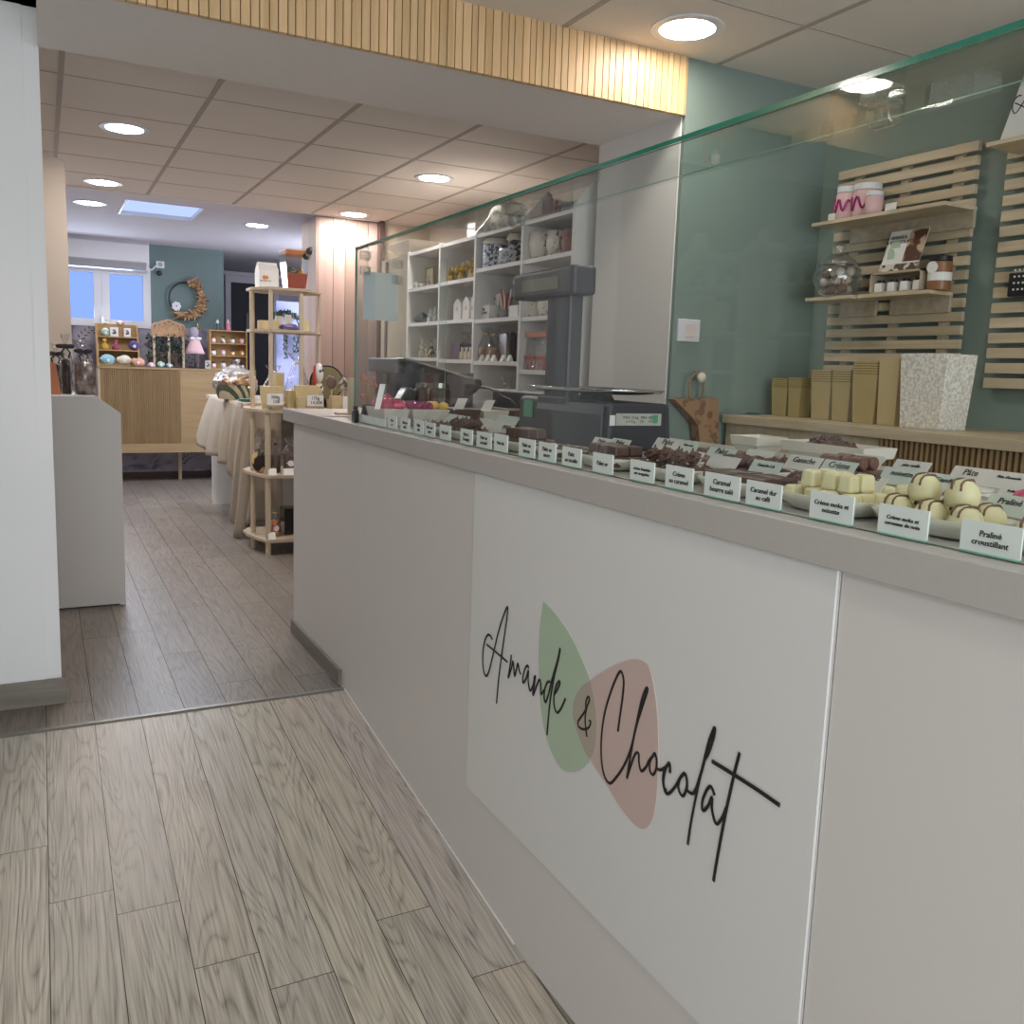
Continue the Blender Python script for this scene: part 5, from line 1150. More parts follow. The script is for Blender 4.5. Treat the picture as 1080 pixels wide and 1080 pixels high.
for i, (x, row, lab) in enumerate(((454, 1, 'white figure right of the dark blue pouch'), (459, 1, 'taller white figure at the cubby edge'), (446, 2, 'cream rabbit figure, leftmost in the lower left cubby'), (451, 2, 'cream figure in the middle of the lower left cubby'), (456, 2, 'brown spotted figure in the lower left cubby'), (460, 2, 'white figure at the right of the lower left cubby'))):
    X = XS+.06+.03*(i % 2); yc, _ = rngY(x, x+1, X); z = on(3, row); s_ = .07+.012*(i % 3); m_ = ['acw', 'acw', 'cream', 'cream', 'colorful', 'acw'][i]
    t = thing('figurine', lab, 'figurine', (X, yc, z)); g = MB(); g.lathe((X, yc, z+.001), [(0, 0), (.024, 0), (.022, s_*.4), (.010, s_*.62), (0, s_*.63)], 10, jit=.3, seed=i); build('body', g, m_, t, smooth=True)
    g = MB(); g.sph((X, yc, z+s_*.8), .016, 10, 7, .2, i); g.cyl((X, yc-.008, z+s_*.9), (X, yc-.012, z+s_*1.35), .005, .003, 6); g.cyl((X, yc+.008, z+s_*.9), (X, yc+.012, z+s_*1.35), .005, .003, 6); build('head', g, m_, t)
# things on top of the shelving
zt_ = ZTOP+.013; X = XS+.10; yc, w_ = rngY(511, 533, X); h_ = P(522, 217, 'X', X).z-zt_
t = thing('oval_plate', 'oval cream plate with a figure, upright on the top shelf behind the glass', 'plate', (X, yc, zt_))
g = MB(); g.T = Matrix.Translation((X, yc, zt_+h_/2)); g.sph((0, 0, 0), (.012, w_*.46, h_/2), 24, 12); g.T = None; build('plate', g, 'coffee', t, smooth=True)
g = MB(); g.T = Matrix.Translation((X-.010, yc, zt_+h_*.48)); g.sph((0, 0, 0), (.008, w_*.30, h_*.33), 20, 10); g.T = None; build('figure', g, speckle('sketch_print', '8d8377', 'e4ded2', 24, .45), t, smooth=True)
sbox(491, 500, 236, 0, 0, 'blank white card standing on the top shelf', 'acw', XS+.1, .004, 'blank_card', 'card', base=zt_)
X = XS+.13; yc, w_ = rngY(568, 580, X); h_ = P(574, 203, 'X', X).z-zt_; g = MB(); g.sph((X, yc, zt_+h_*.5), (.02, w_*.46, h_*.5), 18, 10, .1, 2, zmin=-.99); tag(build('grey_ornament', g, mat('slate_grey', '8b8987', .6), smooth=True), 'large rounded grey ornament on the top shelf above the mugs', 'ornament')
t_ = thing('script_sign', 'small grey script word sign on the top shelf above the mugs', 'sign', (XS+.06, rngY(584, 602, XS+.06)[0], zt_)); text('lettering', 'home', .10, (XS+.06, t_.location.y, zt_+.036), (0, -1, 0), (0, 0, 1), t_, m_='gplastic', thick=.006, shear=.3)
a, b = P(404, 236, 'Y', 6.2), P(452, 232, 'Y', 6.2)
t = thing('white_platter', 'white flared square platter on top of the beige cupboard', 'platter', (2.40, 6.2, 2.08)); cx_ = (a.x+b.x)/2
g = MB(); g.taper((2.41, 6.2, 2.081), .13, .13, .28, .52, .10); o = build('dish', g, 'porcelain', t, bevel=.003)

# ================================================================== ETAGERE WITH GIFTS
et = thing('etagere', 'pale oak étagère with chamfered tiers standing beyond the counter end', 'shelf stand', (1.6, 6.2, 0))
ZE = [.111, .551, .989]
for z in ZE:
    g = MB(); g.prism([(1.225, 6.40), (1.225, 6.24), (1.29, 5.985), (1.33, 5.965), (2.04, 5.965), (2.10, 6.05), (2.10, 6.50), (1.28, 6.50)], 'Z', z-.022, z); build('tier', g, 'oakx', et, bevel=.003)
zu = P(285, 347, 'Y', 6.1).z; zv = P(300, 303.5, 'Y', 6.1).z
for z in (zu, zv):
    g = MB(); g.prism([(1.252, 6.38), (1.252, 6.23), (1.36, 6.07), (1.60, 6.07), (1.735, 6.23), (1.735, 6.38), (1.60, 6.49), (1.36, 6.49)], 'Z', z-.02, z); build('tier', g, 'oakx', et, bevel=.003)
g = MB(); g.cyl((1.316, 6.01, 0), (1.316, 6.01, 1.03), .019, n=16); build('leg', g, 'oakz', et)
g = MB(); g.cyl((1.272, 6.28, 0), (1.272, 6.28, zv-.02), .017, n=14); build('leg', g, 'oakz', et)
for x, y in ((2.04, 6.01), (2.04, 6.42)): g = MB(); g.cyl((x, y, 0), (x, y, 1.0), .018, n=12); build('leg', g, 'oakz', et)
for px in (285.5, 317.5):
    q = P(px, 350, 'Y', 6.10); g = MB(); g.box((q.x-.012, 6.085, ZE[2]), (q.x+.012, 6.11, zv-.018)); build('post', g, 'beige', et)
q = P(337, 350, 'Y', 6.26); g = MB(); g.box((q.x-.011, 6.25, ZE[2]), (q.x+.008, 6.27, zv-.018)); build('post', g, 'beige', et)
# carton and clear red-pot bag on top
a, b = P(273.5, 305, 'Y', 6.15), P(294, 305, 'Y', 6.15); zt6 = P(283, 276, 'Y', 6.15).z
t = thing('milk_style_carton', 'white gabled carton with orange emblem on top of the étagère', 'carton', ((a.x+b.x)/2, 6.2, zv)); x0, x1 = a.x, b.x; h_ = zt6-zv
g = MB(); g.prism([(6.15, zv+.001), (6.29, zv+.001), (6.29, zv+h_*.68), (6.235, zv+h_*.94), (6.235, zv+h_), (6.205, zv+h_), (6.205, zv+h_*.94), (6.15, zv+h_*.68)], 'X', x0, x1); build('carton', g, 'cardw', t, bevel=.002)
g = MB(); xm = x0+(x1-x0)*.32; g.sph((xm-.008, 6.1492, zv+h_*.38), (.012, .001, .014), 12, 8); g.sph((xm+.008, 6.1488, zv+h_*.38), (.012, .001, .012), 12, 8); build('emblem', g, 'orange', t)
text('lettering', 'NOISETTE', .016, (xm, 6.149, zv+h_*.24), (1, 0, 0), (0, 0, 1), t)
a, b = P(303, 305, 'Y', 6.2), P(322, 305, 'Y', 6.2); cx_ = (a.x+b.x)/2; w_ = b.x-a.x; zt7 = P(312, 263, 'Y', 6.2).z; h_ = zt7-zv
t = thing('red_pot_gift', 'brick red pot in a tall clear bag with orange band, on the étagère top', 'gift', (cx_, 6.25, zv))
g = MB(); g.taper((cx_, 6.25, zv+.001), w_*.9, .12, w_*1.12, .15, h_*.40); build('pot', g, 'red', t, bevel=.002)
g = MB(); g.taper((cx_, 6.25, zv+.001), w_*.98, .13, w_*1.42, .20, h_*.93); g.f = g.f[2:]; g.r = g.r[2:]; build('wrapping', g, 'acry', t)
g = MB(); g.taper((cx_, 6.25, zv+h_*.86), w_*1.30, .18, w_*1.38, .19, h_*.10); build('band', g, 'orange', t)
g = MB(); g.taper((cx_, 6.25, zv+h_*.965), w_*1.36, .19, w_*1.30, .18, h_*.03); build('foil_rim', g, 'acw', t)
g = MB(); xx = cx_+w_*.62; g.sph((xx, 6.14, zv+h_*.97), (.022, .01, .026), 8, 6, .4); g.sph((xx-.025, 6.14, zv+h_*.82), (.02, .01, .022), 8, 6, .4); build('bow', g, 'black', t)
g = MB(); g.sph((cx_-.03, 6.25, zv+h_*.46), (.04, .03, .03), 10, 7, .5); build('greenery', g, 'leaf', t); g = MB(); g.sph((cx_+.035, 6.25, zv+h_*.44), (.03, .03, .025), 10, 7, .4); build('sweets', g, 'foil', t)
g = MB(); g.lathe((0, 0, 0), [(.018, -.0008), (.024, -.0008), (.024, .0008), (.018, .0008)], 20)
g.v = [Vector((cx_-w_*.12+v.x, 6.1865+v.z, zv+h_*.22+v.y)) for v in g.v]; build('emblem', g, 'peach', t)
# middle tier
def fbox(x0, x1, y0, y1, Y, d, m_, label, cat='box', name='gift_box', grp=None, z=None, tp=0):
    a, b = P(x0, y1, 'Y', Y), P(x1, y0, 'Y', Y); z0 = a.z if z is None else z
    g = MB(); cx_ = (a.x+b.x)/2; w_ = b.x-a.x
    g.taper((cx_, Y+d/2, z0+.001), w_*(1-tp), d*(1-tp), w_, d, max(b.z-z0, .01)-.001)
    return tag(build(name, g, m_, loc=(cx_, Y+d/2, z0), bevel=.002), label, cat, grp)
BG = 'beige boxes on the étagère middle tier'
fbox(274, 283.5, 338, 346, 6.16, .08, 'goldlite', 'beige box left of the front post on the middle tier', grp=BG, z=zu)
fbox(287.5, 294, 338, 346, 6.16, .08, 'goldlite', 'beige box right of the front post on the middle tier', grp=BG, z=zu)
fbox(319.5, 326, 338, 346, 6.20, .08, 'goldlite', 'beige box at the right end of the middle tier', grp=BG, z=zu)
fbox(291, 298.5, 333.5, 339, 6.26, .02, 'coffee', 'left small cream card standing behind the violet cloth', 'card', 'cream_card', z=zu)
fbox(301, 307.5, 332, 339, 6.26, .02, 'coffee', 'right small cream card standing behind the violet cloth', 'card', 'cream_card', z=zu)
a, b = P(295, 345, 'Y', 6.18), P(316, 338, 'Y', 6.18); g = MB(); g.sph(((a.x+b.x)/2, 6.18, zu+.022), ((b.x-a.x)/2, .05, .022), 16, 8, .5, 3, zmin=-.98); tag(build('violet_cloth', g, 'violet'), 'crumpled pale violet cloth on the étagère middle tier', 'cloth')
# plant garland hanging beyond
t = thing('hanging_garland', 'dark leafy garland hanging on the wall beyond the étagère', 'plant', (2.9, 9.6, 0)); g = MB(); r = random.Random(12)
for i in range(420):
    u = r.random(); 
    if u < .55: px, py = r.uniform(284, 316), 0; py = 341-13*math.sqrt(max(0, 1-((px-300)/17)**2))*r.uniform(.55, 1.05)
    elif u < .70: px, py = r.uniform(299, 303), r.uniform(345, 378)
    elif u < .85: px, py = r.uniform(311, 318)-2, r.uniform(345, 372)
    else: px, py = r.uniform(320, 325), r.uniform(350, 378)
    q = P(px, py, 'Y', 9.6+r.uniform(-.04, .04)); g.rnd(); s_ = .022; e = Euler((r.random()*6, r.random()*6, r.random()*6)).to_matrix()
    pts = [q+e @ Vector(v) for v in ((-s_, 0, 0), (0, -s_*.5, .002), (s_, 0, 0), (0, s_*.5, .002))]; g.add([tuple(p) for p in pts], [(0, 1, 2, 3)])
q0 = P(300, 322, 'Y', 9.6); 
build('leaves', g, 'leaf', t)
g = MB(); g.tube([tuple(P(x, y, 'Y', 9.6)) for x, y in ((284, 345), (290, 332), (300, 328), (311, 332), (316, 345), (316, 372))], .008, 5); build('vine', g, 'leaf', t)
g = MB(); a, b = P(283, 460, 'Y', 9.7), P(338, 300, 'Y', 9.7); g.box((P(291, 350, 'Y', 9.7).x, 9.68, 0), (b.x+.3, 9.74, P(300, 318, 'Y', 9.7).z)); struct('wall_hall', g, 'peri')
# gold boxes and gifts on the third tier
GB = 'gold gift boxes on the étagère'
fbox(275.5, 300, 407.5, 431, 6.03, .05, 'goldlite', 'gold box behind the left price card on the étagère', 'box', 'gold_box', GB, ZE[2], .14)
fbox(311.5, 338, 407, 430, 6.03, .05, 'goldlite', 'larger gold box behind the right price card', 'box', 'gold_box', GB, ZE[2], .12)
fbox(314, 323, 419, 430, 5.975, .04, 'goldlite', 'small gold box in front of the larger gold one', 'box', 'gold_box', GB, ZE[2], .12)
fbox(350, 361, 418, 430, 6.0, .07, 'goldlite', 'small gold box at the right, near the wooden upright', 'box', 'gold_box', GB, ZE[2], .12)
fbox(303.5, 311, 412, 429, 6.06, .09, 'gold', 'dark gold bag between the two price cards', 'box', 'gold_box', GB, ZE[2], .05)
fbox(289, 300, 393, 407.5, 6.18, .08, 'goldlite', 'raised gold box above the left price card', 'box', 'gold_box', GB, ZE[2], .1)
def easel(x0, x1, y0, y1, label, txt):
    a, b = P(x0, y1, 'Y', 5.98), P(x1, y0, 'Y', 5.98); t = thing('price_easel', label, 'price card', ((a.x+b.x)/2, 5.98, ZE[2]), 'wooden price easels')
    g = MB(); g.box((a.x, 5.975, a.z), (b.x, 5.978, b.z)); build('card', g, 'cardw', t)
    text('lettering', txt, .030, ((a.x+b.x)/2, 5.9735, (a.z+b.z)/2), (1, 0, 0), (0, 0, 1), t)
    for xx in (a.x+.01, b.x-.02): g = MB(); g.box((xx, 5.979, ZE[2]+.001), (xx+.012, 5.99, b.z+.01)); build('leg', g, 'oakz', t)
    g = MB(); g.box((a.x, 5.968, a.z-.012), (b.x, 5.99, a.z-.001)); build('ledge', g, 'oakx', t)
easel(281.5, 298.5, 415.5, 427, 'white handwritten price card on a small easel, left', '200g\n  12\u20ac'); easel(323.7, 341, 417, 428, 'white handwritten price card on a small easel, right', '175g\n  14,50\u20ac')
cello(298, 330, 372, 0, ZE[2], 'large crinkled clear bag with gold ribbon at the étagère centre', 'foil', .35, None, 'cellophane_gift', True, 'Y', 6.26)
cello(276, 300, 385, 0, ZE[2], 'crinkled clear bag with cream sweets behind the left gold box', 'cream', .5, None, 'cellophane_gift', True, 'Y', 6.36)
a, b = P(329.5, 410, 'Y', 6.2), P(343, 383, 'Y', 6.2); cx_ = (a.x+b.x)/2; w_ = b.x-a.x
t = thing('painted_egg_figure', 'painted chocolate figure in red, orange and white behind the gold boxes', 'figure', (cx_, 6.2, ZE[2])); zb_ = ZE[2]+.001; h_ = b.z-zb_
g = MB(); g.lathe((cx_, 6.2, zb_), [(0, 0), (w_*.4, 0), (w_*.42, h_*.25), (w_*.30, h_*.55), (0, h_*.56)], 16); build('body', g, 'colorful', t, smooth=True)
g = MB(); g.sph((cx_, 6.2, zb_+h_*.78), (w_*.36, w_*.33, h_*.22), 16, 10); build('head', g, 'acw', t, smooth=True)
g = MB(); g.sph((cx_-w_*.33, 6.2, zb_+h_*.62), (w_*.17, w_*.2, h_*.34), 12, 8); build('wing', g, mat('scarlet_paint', 'c8432f', .4), t, smooth=True)
g = MB(); g.sph((cx_+w_*.02, 6.2-w_*.32, zb_+h_*.82), (.008, .004, .010), 8, 6); g.sph((cx_+w_*.22, 6.2-w_*.26, zb_+h_*.84), (.008, .004, .010), 8, 6); build('eyes', g, 'black', t)
a = P(346, 412, 'Y', 6.3); rr_ = .12
t = thing('round_gift_tin', 'olive disc with dark rim leaning behind the painted figure', 'tin', (a.x, 6.32, ZE[2])); zc = P(346, 386, 'Y', 6.32).z-rr_
g = MB(); g.cyl((a.x, 6.33, zc), (a.x, 6.34, zc), rr_*.96, n=32); build('disc', g, mat('olive_disc', '7d7958', .5), t)
g = MB(); g.tube([(a.x+math.cos(k*PI/16)*rr_, 6.335, zc+math.sin(k*PI/16)*rr_) for k in range(32)], .007, 6, closed=True); build('rim', g, 'black', t)
g = MB(); g.box((a.x-.05, 6.345, ZE[2]), (a.x+.05, 6.37, zc)); build('support', g, 'black', t)
for i, (x0, x1, yt, lab) in enumerate(((345, 354, 397, 'clear wrapped chocolate lollipop left of the wooden upright'), (358, 366, 398, 'clear wrapped chocolate lollipop touching the wooden upright'))):
    a, b = P(x0, 420, 'Y', 6.1), P(x1, yt, 'Y', 6.1); cx_ = (a.x+b.x)/2; t = thing('chocolate_lollipop', lab, 'lollipop', (cx_, 6.1, ZE[2]))
    g = MB(); g.cyl((cx_, 6.1, ZE[2]+.001), (cx_, 6.1, b.z-.06), .005, n=8); g.cyl((cx_, 6.1, ZE[2]+.001), (cx_, 6.1, ZE[2]+.07), .03, .035, n=14); build('stick_pot', g, 'goldlite', t)
    g = MB(); g.sph((cx_, 6.1, b.z-.045), (.034, .014, .045), 14, 9); build('chocolate', g, 'colorful' if i else 'milk', t, smooth=True)
    g = MB(); g.sph((cx_, 6.1, b.z-.05), (.042, .026, .062), 12, 8, .4, i); build('wrapping', g, 'cello', t)
fbox(361.5, 366.5, 418, 429, 5.97, .003, 'cardw', 'narrow white price card beside the wooden upright', 'price card', 'price_card', None, ZE[2])
# lower tiers
def card_t(x0, x1, z, y0, Y, label):
    a, b = P(x0, y0, 'Y', Y), P(x1, y0, 'Y', Y); g = MB(); g.prism([(Y, z+.001), (Y+.03, z+.001), (Y+.02, a.z)], 'X', a.x, b.x); tag(build('price_card', g, 'cardw'), label, 'price card', 'price cards on the étagère tiers')
card_t(283.5, 292, ZE[1], 494.5, 5.975, 'left white price card on the second tier from the floor'); card_t(299.5, 311, ZE[1], 494.5, 5.975, 'right white price card on the second tier, by the counter end'); card_t(283.5, 291, ZE[0], 562, 5.975, 'white price card on the bottom tier in front of the sweets')
t = thing('spotted_chocolate_egg', 'dark and gold spotted chocolate figure in clear wrap on the second tier', 'chocolate figure', (P(274, 495, 'Y', 6.15).x, 6.15, ZE[1])); q = P(274, 488, 'Y', 6.15)
g = MB(); g.sph((q.x, 6.15, ZE[1]+.085), (.055, .05, .084), 16, 10); build('figure', g, speckle('gold_spots', '2a1c16', 'd0b470', 16, .55), t, smooth=True)
g = MB(); g.lathe((q.x, 6.15, ZE[1]+.12), [(.055, 0), (.03, .06), (.015, .09), (.035, .14)], 12, jit=.4); g.f = [f for f in g.f if len(f) == 4]; g.r = g.r[:len(g.f)]; build('wrapping', g, 'cello', t)
cello(284, 297, 462, 0, ZE[1], 'dark chocolate figure in clear wrap, behind the left price card', 'dark', .55, None, 'chocolate_gift', 'black', 'Y', 6.12)
cello(297, 313, 462, 0, ZE[1], 'dark chocolates in clear wrap with round white sticker', 'dark', .58, None, 'chocolate_gift', 'straw', 'Y', 6.1, sticker=True)
cello(282.5, 297, 536, 0, ZE[0], 'clear bag of bright mixed sweets with round white sticker', 'sweet', .6, None, 'sweet_bag', True, 'Y', 6.12, sticker=True)
fbox(300, 318, 536, 566, 6.12, .14, 'scr', 'glossy black box on the bottom tier, half hidden by the counter', 'box', 'black_box', None, ZE[0])

# ================================================================== TABLE WITH LINEN CLOTH
tb = thing('gift_table', 'table with grey-white side panel under the tan cloth', 'table', (1.7, 7.4, 0))
TZt = P(240, 421, 'Y', 7.4).z
g = MB(); g.box((1.28, 6.72, TZt-.03), (1.79, 8.36, TZt)); build('table_top', g, 'taupe', tb)
g = MB(); g.box((1.325, 8.32, 0), (1.77, 8.35, TZt-.03)); build('side_panel', g, 'paint', tb)
g = MB(); g.box((1.74, 6.75, 0), (1.77, 8.32, TZt-.03)); build('side_panel', g, 'taupe', tb)
top = [(222, 418, 8.1), (229, 419.5, 7.75), (236, 421, 7.45), (243, 422, 7.15), (250, 424, 6.9), (256, 425.5, 6.74), (262, 426.5, 6.68), (272, 427.5, 6.66), (284, 428.5, 6.66), (298, 430, 6.66)]
hem = [(208, 462, 8.0), (216, 478, 7.7), (226, 481, 7.4), (236, 489, 7.12), (243, 492, 6.95), (246, 528, 6.82), (246, 560, 6.72), (256, 566, 6.64), (266, 552, 6.62), (300, 548, 6.62)]
tc = [Vector((P(x, y, 'Y', Y).x, Y, TZt+.003)) for x, y, Y in top]; hc = [P(*[x, y], 'Y', Y) for x, y, Y in hem]
tcs, hcs = smooth(tc, 8), smooth(hc, 8); g = MB(); R_ = 14; n = len(tcs); vs = []
for i in range(n):
    for j in range(R_+1):
        u = j/R_; p = tcs[i].lerp(hcs[i], u); f_ = math.sin(i*.62)*.028*u+math.sin(i*1.7+1)*.010*u
        p = p+Vector((-.03*math.sin(u*PI/2)*(1-u) - f_, -f_*.6, -.0)); vs.append(p)
g.add(vs, [(i*(R_+1)+j, (i+1)*(R_+1)+j, (i+1)*(R_+1)+j+1, i*(R_+1)+j+1) for i in range(n-1) for j in range(R_)])
k0 = len(g.v); far_ = [Vector((1.79, p.y, TZt+.003)) for p in tcs]
g.add([tuple(v) for v in tcs]+[tuple(v) for v in far_], [(i, i+1, n+i+1, n+i) for i in range(n-1)])
o = build('table_cloth', g, 'tan', smooth=True); sd = o.modifiers.new('thick', 'SOLIDIFY'); sd.thickness = .004; sd.offset = 1
tag(o, 'tan linen cloth draped over the gift table with a long hanging corner', 'tablecloth')
# basket in cellophane
a, b = P(225, 418, 'Y', 7.3), P(272, 418, 'Y', 7.3); cx_ = (a.x+b.x)/2; w_ = b.x-a.x; z = TZt+.008
t = thing('gift_basket', 'wicker gift basket wrapped in crinkled cellophane on the tan cloth', 'basket', (cx_, 7.3, z))
g = MB(); g.T = Matrix.Translation((cx_, 7.3, z)) @ Matrix.Diagonal((w_/2, .17, 1, 1)); g.lathe((0, 0, 0), [(0, 0), (.78, 0), (.9, .05), (1, .11), (.95, .11), (.8, .05), (0, .04)], 24); g.T = None; build('basket', g, 'wicker', t)
r = random.Random(9); g = MB()
for i in range(16): g.sph((cx_+r.uniform(-.38, .38)*w_, 7.3+r.uniform(-.09, .09), z+.11+r.random()*.05), (.05, .035, .03), 8, 6, .3, i)
build('treats', g, 'fruit', t)
g = MB(); g.T = Matrix.Translation((cx_, 7.3, z+.08)) @ Matrix.Diagonal((w_/2, .18, 1, 1)); g.lathe((0, 0, 0), [(1.0, 0), (.98, .06), (.75, .12), (.35, .17), (.1, .19), (.22, .23)], 24, jit=.35, seed=4); g.T = None; g.f = [f for f in g.f if len(f) == 4]; g.r = g.r[:len(g.f)]; build('wrapping', g, 'cello', t)
fbox(254.5, 268, 421, 427.5, 6.80, .12, 'greenlid', 'flat teal box at the near end of the tan cloth', z=TZt+.008)

# ================================================================== LEFT: PLINTH, TALL UNIT, GIFT BAGS
YPn = 5.0
pp = [P(x, y, 'Y', YPn) for x, y in ((132.8, 637), (127, 436), (102, 418))]
t = thing('white_plinth', 'white low display plinth with chamfered corner beside the column', 'plinth', (.1, YPn, 0))
g = MB(); g.prism([(-.42, .008), (pp[0].x, .008), (pp[0].x, pp[1].z), (pp[2].x, pp[2].z), (-.42, pp[2].z)], 'Y', YPn, YPn+.02); build('end_panel', g, 'white', t, bevel=.001)
g = MB(); g.box((-.42, YPn+.02, .012), (pp[2].x-.005, YPn+.7, pp[2].z-.002)); build('carcass', g, 'white', t)
g = MB(); g.box((-.40, YPn+.005, 0), (pp[0].x-.03, YPn+.018, .0075)); build('foot', g, 'black', t)
YT = 5.82; a, b, c = P(43, 153, 'Y', YT), P(68, 172, 'Y', YT), P(78, 365, 'Y', YT)
t = thing('tall_shelf_unit', 'tall taupe end panel of a shelf unit behind the plinth', 'shelf unit', (0, YT, 0))
g = MB(); g.prism([(-.5, 0), (b.x+.018, 0), (b.x, b.z), (a.x, min(a.z, 2.44)), (-.5, min(a.z, 2.44))], 'Y', YT, YT+.03); build('end_panel', g, 'taupe', t)
g = MB(); g.box((-.5, YT+.03, 0), (-.2, YT+1.0, 2.3)); build('carcass', g, 'taupe', t)
PZ = pp[2].z
for i, (x0, x1, yt, Y, lab, fm, tie_) in enumerate(((50, 66, 362, 5.30, 'brown and orange gift bag against the column edge', 'darkwrap', 'orange'), (61, 76, 352, 5.22, 'dark brown chocolate gift bag with long dark bow', 'darkwrap', 'black'), (74, 101, 358, 5.18, 'clear gift bag with purple ribbon and silver sweets on the plinth', 'silverwrap', 'purple'))):
    t = cello(x0, x1, yt, 0, PZ, lab, fm, .62, 'gift bags on the white plinth', 'gift_bag', tie_, 'Y', Y)
    a, b = P(x0, yt, 'Y', Y), P(x1, yt, 'Y', Y); cx_ = (a.x+b.x)/2; h_ = a.z-PZ; g = MB()
    for s_ in (-1, 1):
        g.sph((cx_+s_*.022, Y-.02, PZ+h_*.80), (.024, .008, .012), 10, 6, .2); g.tube([(cx_, Y-.02, PZ+h_*.79), (cx_+s_*.02, Y-.03, PZ+h_*.70), (cx_+s_*.012, Y-.035, PZ+h_*.60)], .005, 5)
    build('bow', g, 'hoop', t)
t = thing('kraft_gift', 'small orange and white printed gift leaning beside the dark bags', 'gift', (P(56, 410, 'Y', 5.12).x, 5.12, PZ)); q = P(57, 400, 'Y', 5.12)
g = MB(); g.prism([(q.x-.02, PZ+.001), (q.x+.03, PZ+.001), (q.x+.01, PZ+.16), (q.x-.03, PZ+.17)], 'Y', 5.11, 5.14); build('box', g, mat('orange_print', 'c57a50', .5), t)

# ================================================================== BACK WALL: AIR CONDITIONER, SOCKET, WREATH
YA = 10.16; a, b = P(157, 255, 'Y', YA), P(157, 287, 'Y', YA)
t = AC = thing('air_conditioner', 'long white wall air conditioner above the window', 'air conditioner', (.3, YA, b.z)); x0, x1 = -.25, a.x
zA0, zA1 = b.z, P(130, 251, 'Y', YA).z
g = MB(); g.prism([(YW-.001, zA0+.02), (YW-.05, zA0), (YA+.04, zA0+.02), (YA, zA0+.09), (YA, zA1-.05), (YA+.05, zA1), (YW-.001, zA1)], 'X', x0, x1); build('casing', g, 'acw', t, bevel=.008)
g = MB(); g.prism([(YA+.037, zA0+.016), (YA-.002, zA0+.085), (YA-.002, zA0+.095), (YA+.033, zA0+.014)], 'X', x0, x1-.03); build('louvre', g, 'acs', t)
a, b = P(164.5, 275, 'Y', YW-.02), P(173.5, 283, 'Y', YW-.02); t = thing('wall_socket', 'white wall socket right of the air conditioner', 'socket', ((a.x+b.x)/2, YW, b.z))
g = MB(); g.box((a.x, YW-.018, b.z), (b.x, YW-.001, a.z)); build('plate', g, 'acw', t, bevel=.003)
g = MB(); g.cyl(((a.x+b.x)/2, YW-.0195, (a.z+b.z)/2), ((a.x+b.x)/2, YW-.0165, (a.z+b.z)/2), .024, n=16); build('outlet', g, 'acs', t)
g = MB(); g.tube(smooth([P(157, 283, 'Y', YW-.02), P(160, 284.5, 'Y', YW-.02), P(164, 280.5, 'Y', YW-.02)], 5), .008, 6); build('mains_lead', g, 'acw', AC, smooth=True)
q = P(168, 288, 'Y', YW-.02); g = MB(); g.sph((q.x, YW-.02, q.z), (.028, .019, .028), 12, 8); tag(build('round_knob', g, 'hoop', smooth=True), 'small round dark thermostat on the wall under the socket', 'wallknob')  # small dark knob on the wall, its use unknown
q = P(196, 315, 'Y', YW-.03); rad = abs(P(214, 315, 'Y', YW-.03).x-P(179, 315, 'Y', YW-.03).x)/2
t = thing('dried_flower_wreath', 'black hoop wreath with dried flowers hanging on the green wall', 'wreath', (q.x, YW-.03, q.z))
g = MB(); g.tube([(q.x+math.cos(k*PI/24)*rad, YW-.03, q.z+math.sin(k*PI/24)*rad) for k in range(48)], .009, 6, closed=True); build('hoop', g, 'hoop', t, smooth=True)
r = random.Random(21); g = MB()
for i in range(110):
    ang = math.radians(r.uniform(-125, 82)); d = rad*r.uniform(.88, 1.22); g.rnd()
    c_ = Vector((q.x+math.cos(ang)*d, YW-.05+r.uniform(-.02, .015), q.z+math.sin(ang)*d)); g.T = Matrix.Translation(c_) @ Euler((r.random()*6, r.random()*6, r.random()*6)).to_matrix().to_4x4()
    g.cyl((0, 0, 0), (0, 0, r.uniform(.05, .10)), .018, .003, 6)
g.T = None; build('dried_flowers', g, 'straw', t)
g = MB(); c_ = P(186, 323, 'Y', YW-.06)
for i in range(7): g.sph((c_.x+math.cos(i*.9)*.028, YW-.06, c_.z+math.sin(i*.9)*.03), (.022, .012, .022), 8, 6)
build('white_bloom', g, 'acw', t)

# ================================================================== SIDEBOARD AND ITS DISPLAYS
YS = 9.92; sbt = P(103, 385, 'Y', YS); sz1 = P(150, 387, 'Y', YS).z; sz0 = P(150, 471.5, 'Y', YS).z; xl, xr = sbt.x, P(270, 400, 'Y', YS).x
t = sd_ = thing('sideboard', 'oak sideboard with fluted doors on slim legs along the back wall', 'sideboard', ((xl+xr)/2, YS, 0))
g = MB(); g.box((xl, YS-.01, sz1-.025), (xr, YW-.02, sz1)); build('top', g, 'sideoak', t, bevel=.003)
g = MB(); g.box((xl, YS+.012, sz0+.035), (xl+.02, YW-.02, sz1-.0255)); build('side', g, 'oakz', t)
g = MB(); g.box((xl+.02, YS+.012, sz0+.0355), (xr, YW-.02, sz1-.0255)); build('carcass', g, 'flute', t)
g = MB(); g.box((xl-.0, YS-.005, sz0-.06), (xr, YW-.02, sz0+.035)); build('bottom_rail', g, 'sideoak', t)
xf = P(190, 430, 'Y', YS).x; g = MB(); x = xl+.02; r = random.Random(2)
while x < xf-.015: g.c = r.random(); g.prism([(x+.001, YS+.012), (x+.005, YS-.002), (x+.012, YS-.002), (x+.016, YS+.012)], 'Z', sz0+.036, sz1-.026); x += .0185
build('fluted_door', g, 'flute', t)
g = MB(); g.box((xf+.005, YS-.004, sz0+.036), (xr, YS+.0115, sz1-.0255)); build('plain_door', g, 'sideoak', t)
